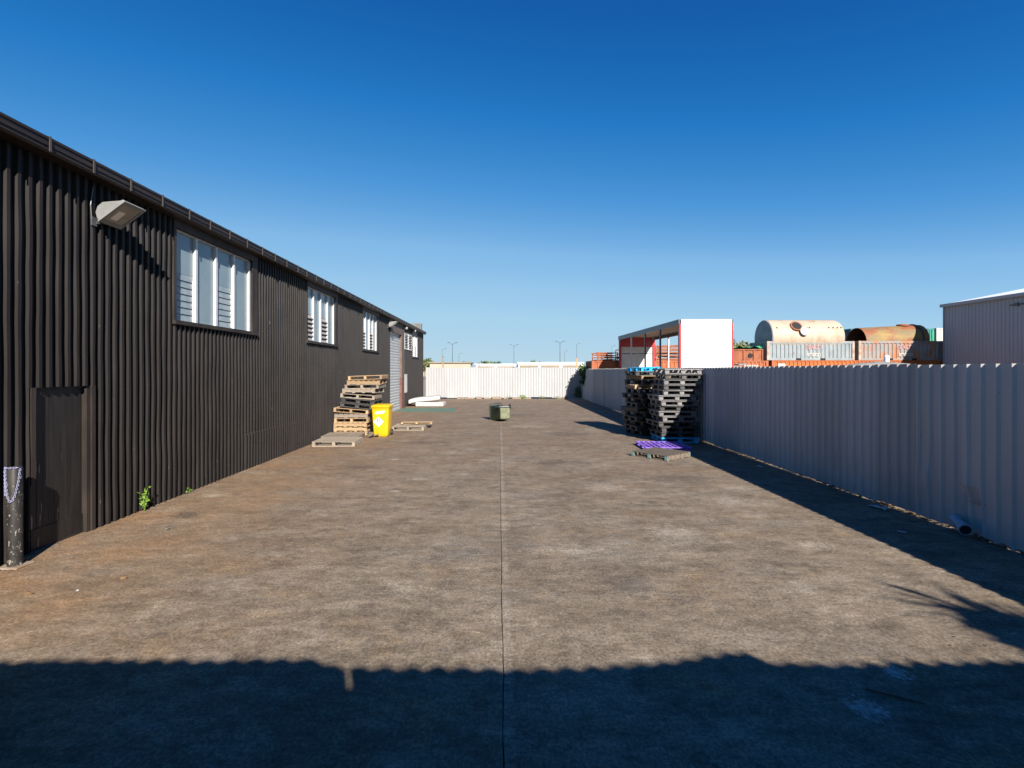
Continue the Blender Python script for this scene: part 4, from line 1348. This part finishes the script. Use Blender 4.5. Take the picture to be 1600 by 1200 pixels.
# ------------------------------------------------------------------ tanks
def tank(name, x0, x1, yc, zc, r_, m, label, end_m, open_end=False, tilt=0):
    o = empty(name, ((x0 + x1) / 2, yc, zc - r_), label, 'tank', 'old tanks carried in the open containers')
    mb = MB()
    n = 56
    dz = tilt
    if open_end:
        # hollow tube with wall thickness, open at the left, closed on the right
        rings = [(x0, r_ - .03), (x0, r_), (x1 - .02, r_), (x1, r_ - .03), (x1, .02)]
        inner = [(x0, r_ - .03), (x1 - .4, r_ - .03), (x1 - .4, .02)]
    else:
        rings = [(x0 + .03, r_), (x1 - .45, r_), (x1 - .25, r_ * .95), (x1 - .1, r_ * .8), (x1 - .02, r_ * .5), (x1, .05)]
        inner = None
    def lathe(rs, mb):
        k = len(mb.v)
        for (x, rr_) in rs:
            t = (x - x0) / (x1 - x0)
            for j in range(n):
                a = 2 * pi * j / n
                mb.v.append((x, yc + rr_ * cos(a), zc + dz * t + rr_ * sin(a)))
        for i in range(len(rs) - 1):
            for j in range(n):
                a, b = k + i * n + j, k + i * n + (j + 1) % n
                mb.f.append((a, b, b + n, a + n))
    lathe(rings, mb)
    mb.build('shell', m, o, smooth=True)
    if open_end:
        q = MB(); lathe(inner, q); q.build('inside', 'rust_dark_or_shaded', o, smooth=True)
    else:
        q = MB(); lathe([(x0 + .029, r_ * .995), (x0 - .02, r_ * .97), (x0 - .06, r_ * .6), (x0 - .08, .03)], q)
        q.build('end_cap', end_m, o, smooth=True)
    return o
TY_ = CY + 1.22
tk1 = tank('storage_tank', 18.9, 24.15, TY_, 4.48, 1.28, 'tank_cream', 'big cream cylindrical tank with an open manhole, lying in the grey container', 'tank_end')
# manhole: ring and lid on the tank's sunny upper flank
def flank(x, ang, out):
    a = R(ang)                      # angle above horizontal on the camera side
    return Vector((x, TY_ - (1.28 + out) * cos(a), 4.48 + (1.28 + out) * sin(a))), Vector((0, -cos(a), sin(a)))
c_, nn = flank(20.62, 35, -.03)
mh = MB()
mh.tube([c_ - nn * .05, c_ + nn * .10, c_ + nn * .12], [.40, .40, .38], 28)
mhr = mh.build('manhole_ring', 'rust', tk1, smooth=True)
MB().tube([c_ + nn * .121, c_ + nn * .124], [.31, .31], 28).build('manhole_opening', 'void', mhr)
c2, n2 = flank(21.05, 16, .12)
ld = MB(); ld.tube([c2, c2 + n2 * .04], [.31, .31], 28)
ldo = ld.build('manhole_lid', 'tank_lid', tk1)
hg = MB(); hg.beam(c_ + nn * .1 + Vector((.3, 0, -.15)), c2 + n2 * .02, .06, .04); hg.build('hinge', 'rust', ldo)
bl = MB()
for x in (19.25, 21.35, 21.52, 22.85, 23.15, 23.45, 23.7):
    p, q = flank(x, 30, -.01)
    bl.tube([p, p + q * .05], .05, 8)
bl.build('fittings', 'rust_dark_or_shaded', tk1)
tk2 = tank('storage_tank', 25.55, 29.95, TY_ + .05, 4.12, 1.08, 'tank_rust', 'rusty yellow cylindrical tank with an open end, lying in the rust streaked container', 'rust', True, .22)
hp = MB()
k_ = Vector((28.75, TY_ - .1, 5.33))
hp.tube([k_, k_ + Vector((0, 0, .09)), k_ + Vector((0, 0, .12))], [.36, .36, .30], 20)
hp.build('hatch', 'rust', tk2)
rg = MB(); 
for x, zc_ in ((29.5, 4.12 + .22 * .9),):
    n = 40
    pts = [(x, TY_ + .05 + 1.11 * cos(2 * pi * j / n), zc_ + 1.11 * sin(2 * pi * j / n)) for j in range(n + 1)]
    rg.tube(pts, .05, 6, cap=False)
rg.build('rim', 'rust_dark_or_shaded', tk2)

# ------------------------------------------------------------------ grey shed on the right
SX, SYC, SZ = 30.4, 35.0, 6.60
sh = empty('metal_shed', (SX, 20, -.06), 'large grey ribbed metal shed with a white roof at the right edge', 'shed')
sw = MB()
prof = trapezoid(4.0, SYC, .24, .06, .035, .035, 0)
sheet(sw, (SX, 0, 0), (0, 1, 0), (-1, 0, 0), prof, -.06, SZ, nz=1)
sw.build('wall', 'shed_grey', sh)
ew = MB()
ew.prism([(SX + .04, -.06), (SX + 24, -.06), (SX + 24, SZ), (SX + 12, SZ + 2.4), (SX + .04, SZ + .02)], 1, 4.0, SYC - .02)
ew.build('end_wall', 'shed_grey', sh)
srf = MB()
srf.prism([(SX - .1, SZ + .06), (SX + 12, SZ + 2.46), (SX + 24.1, SZ + .06), (SX + 24.1, SZ + .0), (SX + 12, SZ + 2.41), (SX - .1, SZ + .0)], 1, 3.8, SYC + .05)
srf.build('roof', 'shed_roof', sh)
MB().box(SX - .24, SX - .105, 3.8, SYC + .06, SZ - .13, SZ + .07).build('gutter', 'shed_grey', sh)
MB().box(SX - .05, SX + .1, SYC - .04, SYC + .03, -.06, SZ - .01).build('corner_flashing', 'shed_grey', sh)
vb = MB(); vb.box(SX - .09, SX - .036, 29.6, 30.4, 6.0, 6.08); vb.box(SX - .12, SX - .036, 29.9, 30.1, 5.95, 6.13)
vb.build('vent_bracket', 'pole_dark', sh)

# ------------------------------------------------------------------ scrap on the orange container
ztop = GO + 2.90
def scrap(x0, x1, y0, y1, z0, h, n, m, label, seed, skew=.1):
    rr_ = random.Random(seed)
    mb = MB()
    for i in range(n):
        z_ = z0 + h * (i + .5) / n
        x_a = x0 + rr_.uniform(0, .25); x_b = x1 - rr_.uniform(0, .25)
        dz = rr_.uniform(-skew, skew)
        for y_ in (y0 + .1, (y0 + y1) / 2, y1 - .1):
            mb.beam((x_a, y_, z_ - dz), (x_b, y_, z_ + dz), .12, h / n * .42)
    for i in range(max(3, int((x1 - x0) / .6))):
        x = x0 + .1 + (x1 - x0 - .2) * i / max(2, int((x1 - x0) / .6) - 1)
        mb.beam((x, y0 + .04, z0), (x + rr_.uniform(-.08, .08), y0 + .04, z0 + h * .96), .07, .07)
        mb.beam((x, y1 - .04, z0), (x, y1 - .04, z0 + h * .96), .07, .07)
    mb.box(x0 + .05, x1 - .05, y0 + .1, y1 - .1, z0 + .0, z0 + .05)
    return tag(mb.build('steel_frame', m), label, 'scrap', 'rusty steel frames on the faded orange container')
scrap(6.75, 8.3, CY + .1, CY + 2.2, ztop, .62, 4, 'rust', 'small bright rusty frame bundle at the left end of the orange container', 1, .06)
scrap(8.45, 10.6, CY + .1, CY + 2.2, ztop, .85, 4, 'rust_dark_or_shaded', 'steel frame bundle coloured dark for the truck body shade', 2, .12)  # darker rust stands in for the shadow of the truck body
scrap(10.8, 13.4, CY + .1, CY + 2.2, ztop, 1.15, 5, 'rust', 'tall rusty frame bundle seen through the open truck body', 3)
scrap(13.7, 15.8, CY + .1, CY + 2.2, ztop, .9, 3, 'rust', 'rusty frame bundle hidden behind the white truck panel', 5)
sb = empty('scrap_bin', (17.2, CY + 1.2, ztop), 'rusty steel bin with green netting on the orange container beside the cream tank', 'bin')
q = MB()
q.box(16.15, 18.3, CY + .1, CY + .18, ztop, ztop + .72); q.box(16.15, 18.3, CY + 2.1, CY + 2.18, ztop, ztop + .72)
q.box(16.15, 16.23, CY + .181, CY + 2.099, ztop, ztop + .72); q.box(18.22, 18.3, CY + .181, CY + 2.099, ztop, ztop + .72)
for x in (16.2, 16.9, 17.6, 18.2):
    q.box(x, x + .07, CY + .03, CY + .098, ztop, ztop + .72)
q.box(16.15, 18.3, CY + .04, CY + .097, ztop + .73, ztop + .8)
q.build('wall', 'rust', sb)
MB().tube([(17.4, CY + .09, ztop + .36), (17.4, CY + .06, ztop + .36)], .16, 12).build('hole', 'void', sb)
nt_ = MB()
nn_ = 9
for i in range(nn_ + 1):
    for j in range(nn_ + 1):
        nt_.v.append((16.1 + 2.3 * i / nn_, CY + .1 + 2.1 * j / nn_, ztop + .84 + .22 * noise.noise(Vector((i * .7, j * .7, 4))) + .1))
for i in range(nn_):
    for j in range(nn_):
        a = i * (nn_ + 1) + j
        nt_.f.append((a, a + nn_ + 1, a + nn_ + 2, a + 1))
nt_.build('netting', 'net', sb)

# grey tarpaulin load between the fence and the containers
tp = MB()
nx, ny = 26, 8
for i in range(nx + 1):
    for j in range(ny + 1):
        t, s_ = i / nx, j / ny
        hgt = (.3 + .55 * t if t < .6 else .72) if False else 0
        z_ = 2.40 + .22 * math.exp(-((t - .72) / .28) ** 2) - .9 * (2 * s_ - 1) ** 4 + .05 * noise.noise(Vector((t * 7, s_ * 3, 1)))
        tp.v.append((15.6 + 5.2 * t, 25 + 1.8 * s_, z_))
for i in range(nx):
    for j in range(ny):
        a = i * (ny + 1) + j
        tp.f.append((a, a + ny + 1, a + ny + 2, a + 1))
ld_ = empty('covered_load', (18.2, 25.9, -.06), 'low load under a grey tarpaulin just behind the right fence', 'load')
tp.build('tarpaulin', 'tarp', ld_, smooth=True)
MB().box(15.65, 20.75, 25.1, 26.7, -.06, 1.6).build('crate', 'dark_pine', ld_)
jg = MB(); jg.tube([(19.6, 25.9, 2.5), (19.6, 25.9, 2.88), (19.6, 25.9, 2.95)], [.12, .12, .05], 12)
tag(jg.build('plastic_drum', 'far_white', smooth=True), 'small white drum standing on the grey tarpaulin', 'drum')
pb = MB()
for q in range(7):
    a = Vector((10.75 + random.uniform(0, .5), 23.6 + random.uniform(0, .6), 2.2 + .04 * q))
    pb.beam(a, a + Vector((random.uniform(.4, .75), random.uniform(-.2, .2), random.uniform(-.12, .06))), .3, .05)
cratel = empty('bundle_crate', (11.2, 24, -.06), 'crate of grey folded sheets behind the fence beside the truck body', 'crate')
pb.build('folded_sheets', 'tarp', cratel)
MB().box(10.72, 11.8, 23.45, 24.5, -.06, 2.2).build('box', 'dark_pine', cratel)

# ------------------------------------------------------------------ far background beyond the back fence
def far_shed(x0, x1, y0, y1, h, wall_m, band_m, bz0, bz1, label):
    r = empty('low_building', ((x0 + x1) / 2, y0, -.06), label, 'building', 'low buildings beyond the far fence')
    MB().box(x0, x1, y0, y1, -.06, h).build('wall', wall_m, r)
    w = MB()
    n = max(2, int((x1 - x0) / 5))
    for i in range(n):
        a = x0 + (x1 - x0) * (i + .06) / n
        b = x0 + (x1 - x0) * (i + .94) / n
        w.box(a, b, y0 - .08, y0 - .002, bz0, bz1)
    w.build('window_band', band_m, r)
    MB().box(x0 - .3, x1 + .3, y0 - .3, y1 + .3, h + .002, h + .25).build('roof', 'far_brown' if wall_m == 'far_cream' else 'far_white', r)
    return r
far_shed(-16.0, -6.6, 118, 126, 3.75, 'far_cream', 'far_cream', 1.2, 2.4, 'long low cream building far beyond the white fence, left part')
far_shed(4.5, 19.5, 120, 130, 3.75, 'far_white', 'far_brown', 2.75, 3.35, 'long low white building with a brown window band far beyond the fence')
far_shed(-6.0, 4.2, 132, 140, 3.5, 'far_white', 'far_brown', 2.5, 3.2, 'pale low building between the two longer far buildings')
ho = empty('house', (-24.6, 178, -.06), 'small pale house far away beside the warehouse corner', 'house')
MB().box(-27, -22.4, 176, 182, -.06, 4.6).build('wall', 'far_cream', ho)
MB().prism([(-27.3, 4.6), (-22.1, 4.6), (-24.7, 6.0)], 1, 175.6, 182.4).build('roof', 'far_brown', ho)
MB().box(-25.5, -24.2, 175.9, 175.995, 2.6, 3.9).build('window', 'void', ho)

def lamp(px, ytop, Y, double, label, th=.09):
    X = (px - 780) * Y / 800
    H = 2.2 + (578 - ytop) * Y / 800
    r = empty('street_lamp', (X, Y, -.06), label, 'street lamp', 'tall street lamps far beyond the yard')
    MB().tube([(X, Y, -.06), (X, Y, H * .5), (X, Y, H)], [th * 1.4, th, th * .7], 8).build('pole', 'lamp_steel', r)
    for s_ in ((-1, 1) if double else (1,)):
        a = MB(); a.tube([(X, Y, H - .25), (X + s_ * .8, Y, H + .2), (X + s_ * 1.3, Y, H + .35)], th * .6, 6)
        ao = a.build('arm', 'lamp_steel', r)
        MB().box(X + s_ * 1.25 - .35, X + s_ * 1.25 + .35, Y - .15, Y + .15, H + .3, H + .42).build('lamp_head', 'lamp_steel', ao)
lamp(707, 537, 150, True, 'double armed street lamp left of the middle of the skyline')
lamp(875, 535, 150, True, 'double armed street lamp on the skyline over the white building')
lamp(803, 540, 170, True, 'double armed street lamp near the middle of the skyline', .07)
lamp(691, 546, 180, False, 'thin street lamp just above the brown post at the far left', .06)
lamp(717, 553, 230, False, 'short distant street lamp right of the left double lamp', .07)
lamp(882, 549, 240, False, 'short distant street lamp right of the right double lamp', .07)
lamp(901, 538, 200, False, 'thin tall lamp above the orange post', .07)
lamp(956, 541, 200, False, 'thin tall lamp beside the left edge of the truck body', .06)
def post(px, ytop, Y, w, m, label):
    X = (px - 780) * Y / 800
    H = 2.2 + (578 - ytop) * Y / 800
    r = empty('post', (X, Y, -.06), label, 'post')
    mb = MB()
    mb.box(X - w / 2, X + w / 2, Y, Y + w, -.06, H)
    mb.build('shaft', m, r)
    MB().box(X - w * .8, X + w * .8, Y - w * .3, Y + w * 1.3, H + .002, H + w * .5).build('cap', m, r)
post(692, 557, 60, .14, 'far_brown', 'brown timber post standing beyond the white fence at the left')
post(901, 561, 60, .13, 'orange_post', 'orange post standing beyond the white fence near its right corner')
post(749, 566, 70, .12, 'far_brown', 'short brown post at the end of the cream building')

def tree(x, y, h, r_, m, label, n=420, leaf=.5, flat=1.0, seed=0, grp='trees on the far skyline'):
    t = empty('tree', (x, y, -.06), label, 'tree', grp)
    tr_ = MB()
    tr_.tube([(x, y, -.06), (x + .05 * h, y, h * .35), (x + .02 * h, y, h * .7)], [h * .035, h * .025, h * .01], 7)
    rr_ = random.Random(seed)
    cr_ = MB()
    for k_ in range(9):
        c0 = Vector((x + rr_.uniform(-.7, .7) * r_, y + rr_.uniform(-.6, .6) * r_, h * rr_.uniform(.55, .92)))
        tr_.tube([(x + .03 * h, y, h * .4), tuple(c0)], [h * .012, h * .005], 5)
        leaves(cr_, c0, (r_ * .5, r_ * .5, r_ * .35 * flat), n // 9, leaf, seed=seed * 31 + k_, asp=.7)
    tr_.build('trunk', 'bark', t)
    cr_.build('crown', m, t)
tree(-19.9, 140, 5.2, 1.7, 'leaf_far', 'small dark tree beside the pale far house at the warehouse corner', leaf=.6, seed=1)
tree(-29.5, 185, 6.8, 2.4, 'leaf_far', 'dark tree standing behind the far house', leaf=.7, seed=2)
tree(-17.6, 120, 3.9, 1.2, 'leaf_far2', 'dry olive bush just right of the far house', leaf=.45, seed=3)
tree(-5.5, 165, 5.0, 2.0, 'leaf_far', 'low dark tree behind the gap between the two far buildings', leaf=.6, seed=4)
tree(-1.2, 170, 4.9, 1.8, 'leaf_far', 'low round tree behind the pale middle building', leaf=.6, seed=5)
tree(-19, 215, 5.0, 2.6, 'leaf_far', 'wide low tree on the skyline left of the brown post', leaf=.7, seed=6)
tree(-14, 220, 5.4, 3.0, 'leaf_far', 'wide low tree on the skyline behind the cream building', leaf=.7, seed=7)
tree(14.5, 200, 5.6, 2.4, 'leaf_far', 'dark tree on the skyline behind the white building', leaf=.7, seed=8)
tree(9, 205, 5.5, 2.0, 'leaf_far', 'small dark tree on the skyline left of the right lamp', leaf=.7, seed=9)
tree(31.0, 67, 5.4, 3.6, 'leaf_far2', 'olive green tree between the truck body and the cream tank', n=1300, leaf=.5, seed=10)
tree(26.5, 66, 4.7, 2.6, 'leaf_far', 'dark green bush behind the right edge of the truck body', n=900, leaf=.45, seed=11)
tree(7.6, 46, 3.05, .35, 'leaf', 'little bright green shrub beside the left end of the orange container', n=110, leaf=.13, seed=12)
hl = MB()
for i in range(60):
    x = -900 + 30 * i
    hl.v += [(x, 1500, -.06), (x, 1500, 9 + 5 * noise.noise(Vector((i * .23, 0, 0))) + 2.5 * noise.noise(Vector((i * .9, 2, 0))))]
for i in range(59):
    hl.f.append((2 * i, 2 * i + 2, 2 * i + 3, 2 * i + 1))
k_ = len(hl.v)
for i in range(60):
    x = -900 + 30 * i
    hl.v += [(x, 1580, -.06)]
for i in range(59):
    hl.f.append((2 * i + 1, 2 * i + 3, k_ + i + 1, k_ + i))
tag(hl.build('hills', 'leaf_far'), kind='structure')

# climbing plant on the fence corner, weeds at its foot
iv = empty('climbing_plant', (FX - .1, 37.6, .9), 'green creeper spilling over the right fence near its far corner', 'climbing plant')
lf = MB(); stm = MB()
for k_ in range(46):
    t = k_ / 45
    c0 = (FX - .12 - .1 * random.random(), 36.6 + 2.0 * random.random(), 2.45 - 1.15 * t ** 1.3)
    c0 = (c0[0], 37.5 + (c0[1] - 37.5) * (1 - .75 * t), c0[2])
    leaves(lf, c0, (.12, .22, .14), 16, .17, up=-.4, seed=300 + k_, asp=.8)
stm.tube([(FX + .06, 37.5, 2.4), (FX - .05, 37.5, 2.34), (FX - .1, 37.5, 1.6), (FX - .09, 37.45, .9)], .012, 5)
stm.build('stem', 'bark', iv); lf.build('foliage', 'leaf_dark', iv)
sb2 = empty('weed', (5.9, 38.6, 0), 'leafy dark weed in the far right corner of the yard', 'weed')
lf = MB(); leaves(lf, (5.9, 38.6, .45), (.25, .2, .45), 130, .16, seed=400, asp=.7); lf.build('foliage', 'leaf_dark', sb2)
sb3 = empty('weed', (1.75, 38.75, 0), 'small bright weed tuft at the foot of the white far fence', 'weed')
lf = MB(); leaves(lf, (1.75, 38.75, .14), (.3, .08, .14), 70, .13, seed=401); lf.build('foliage', 'leaf', sb3)

for (x, y_, n_, lb_) in ((.75, 38.76, 40, 'thin weed tuft at the foot of the white far fence behind the green bin'), (3.3, 38.74, 60, 'low weed tuft at the right part of the white far fence'), (4.3, 38.7, 50, 'weed tuft near the shaded corner of the white far fence')):
    q = empty('weed', (x, y_, 0), lb_, 'weed')
    lf = MB(); leaves(lf, (x, y_, .1), (.28, .07, .1), n_, .1, seed=int(x * 100)); lf.build('foliage', 'leaf_far2', q)
# ------------------------------------------------------------------ pipe, litter, stones
pp = empty('drain_pipe', (6.05, 6.75, 0), 'blue grey pipe end poking out under the torn foot of the right fence', 'pipe')
d_ = Vector((-.20, -.42, -.06)).normalized()
p0 = Vector((6.22, 7.0, .175))
q = MB()
q.tube([p0, p0 + d_ * .30], .058, 18)
q.build('barrel', 'pipe', pp, smooth=True)
q = MB(); q.tube([p0 + d_ * .30, p0 + d_ * .305, p0 + d_ * .40], [.06, .072, .072], 18); so_ = q.build('socket', 'pipe', pp, smooth=True)
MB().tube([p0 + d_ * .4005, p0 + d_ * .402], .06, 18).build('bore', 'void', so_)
lt = MB()
rr = random.Random(9)
for k_ in range(1500):
    y_ = 5 + 30 * rr.random() ** 2
    x = FX - .02 + rr.gauss(0, .05)
    a = rr.uniform(0, 2 * pi)
    L = rr.uniform(.015, .06)
    w = rr.uniform(.006, .02)
    u = Vector((cos(a), sin(a), rr.uniform(-.3, .5))).normalized() * L
    v_ = Vector((-sin(a), cos(a), rr.uniform(-.2, .2))) * w
    c0 = Vector((x, y_, .012 + rr.uniform(0, .03)))
    lt.add([tuple(c0 - u - v_), tuple(c0 + u - v_), tuple(c0 + u + v_), tuple(c0 - u + v_)], [(0, 1, 2, 3)])
tag(lt.build('leaf_litter', 'dry_leaf'), 'dry leaf litter along the foot of the right fence', 'leaf litter', kind='stuff')
gr_ = MB()
for k_ in range(420):
    if k_ < 260:
        x, y_ = WX + .02 + abs(rr.gauss(.12, .16)), 5.6 + 24 * rr.random() ** 1.6
    else:
        y_ = 4 + 14 * rr.random() ** 1.5; x = rr.uniform(-5.2, 5.0)
    a = rr.uniform(.003, .010) * (1 if k_ < 260 else .8)
    T = Matrix.Translation((x, y_, a * .6)) @ Matrix.Rotation(rr.uniform(0, 6), 4, 'Z') @ Matrix.Rotation(rr.uniform(-.5, .5), 4, 'X')
    gr_.box(-a, a, -a * rr.uniform(.5, 1), a, -a * .5, a * .6, T)
tag(gr_.build('grit', 'stone'), 'loose grit and crumbs scattered over the concrete and along the black wall', 'grit', kind='stuff')
def scrap_paper(x, y_, L, w, label, m='paper', rz=0, name='paper_scrap', cat='litter', h=.02):
    mb = MB()
    n = 5
    for i in range(n + 1):
        for j in range(n + 1):
            mb.v.append((L * (i / n - .5), w * (j / n - .5), .006 + h * abs(noise.noise(Vector((i * .8, j * .8, x))))))
    for i in range(n):
        for j in range(n):
            a = i * (n + 1) + j
            mb.f.append((a, a + n + 1, a + n + 2, a + 1))
    o = mb.build(name, m)
    o.location = (x, y_, 0)
    o.rotation_euler = (0, 0, rz)
    tag(o, label, cat)
scrap_paper(6.03, 8.15, .12, .3, 'white plastic scrap at the foot of the right fence', rz=.3, h=.06)
scrap_paper(5.45, 6.93, .05, .09, 'small white paper scrap on the shaded concrete near the right fence', rz=.8)
scrap_paper(5.9, 11.6, .08, .22, 'pale scrap further along the foot of the right fence', rz=.1, h=.05)
def stone(x, y_, s_, label, m='stone', sq=.5, name='stone', cat='stone'):
    mb = MB()
    rr_ = random.Random(int(x * 100 + y_ * 10))
    n1, n2 = 5, 8
    for i in range(n1 + 1):
        for j in range(n2):
            a, b = pi * i / n1, 2 * pi * j / n2
            r_ = s_ * (1 + rr_.uniform(-.25, .25))
            mb.v.append((r_ * sin(a) * cos(b), r_ * sin(a) * sin(b) * .8, r_ * cos(a) * sq + s_ * sq * .8))
    for i in range(n1):
        for j in range(n2):
            a, b = i * n2 + j, i * n2 + (j + 1) % n2
            mb.f.append((a, b, b + n2, a + n2))
    o = mb.build(name, m)
    o.location = (x, y_, 0)
    tag(o, label, cat)
stone(-4.58, 7.05, .045, 'flat grey stone on the concrete near the weed', sq=.4)
stone(-4.95, 7.15, .022, 'small dark stone nearer the plank door')
stone(-3.95, 5.38, .03, 'brown clod on the sunlit concrete in the left foreground', 'dry_leaf')
stone(-4.6, 5.02, .035, 'orange brown leaf crumb at the left edge of the yard', 'dry_leaf', .25)
stone(-4.5, 7.9, .018, 'orange brown dead leaf on the rusty concrete by the wall', 'dry_leaf', .3)
stone(-3.85, 5.0, .012, 'tiny red brown chip on the left foreground concrete', 'jamb_red')
stone(-4.2, 5.1, .014, 'tiny pale chip on the left foreground concrete', 'paper', .4)
stk = MB(); stk.tube([(2.52, 3.52, .012), (2.66, 3.44, .014), (2.80, 3.36, .011)], [.008, .009, .006], 6)
tag(stk.build('stick', 'dark_pine'), 'dark stick lying on the shaded concrete at the lower right', 'stick')

# spares: hide nothing; every prototype has been placed
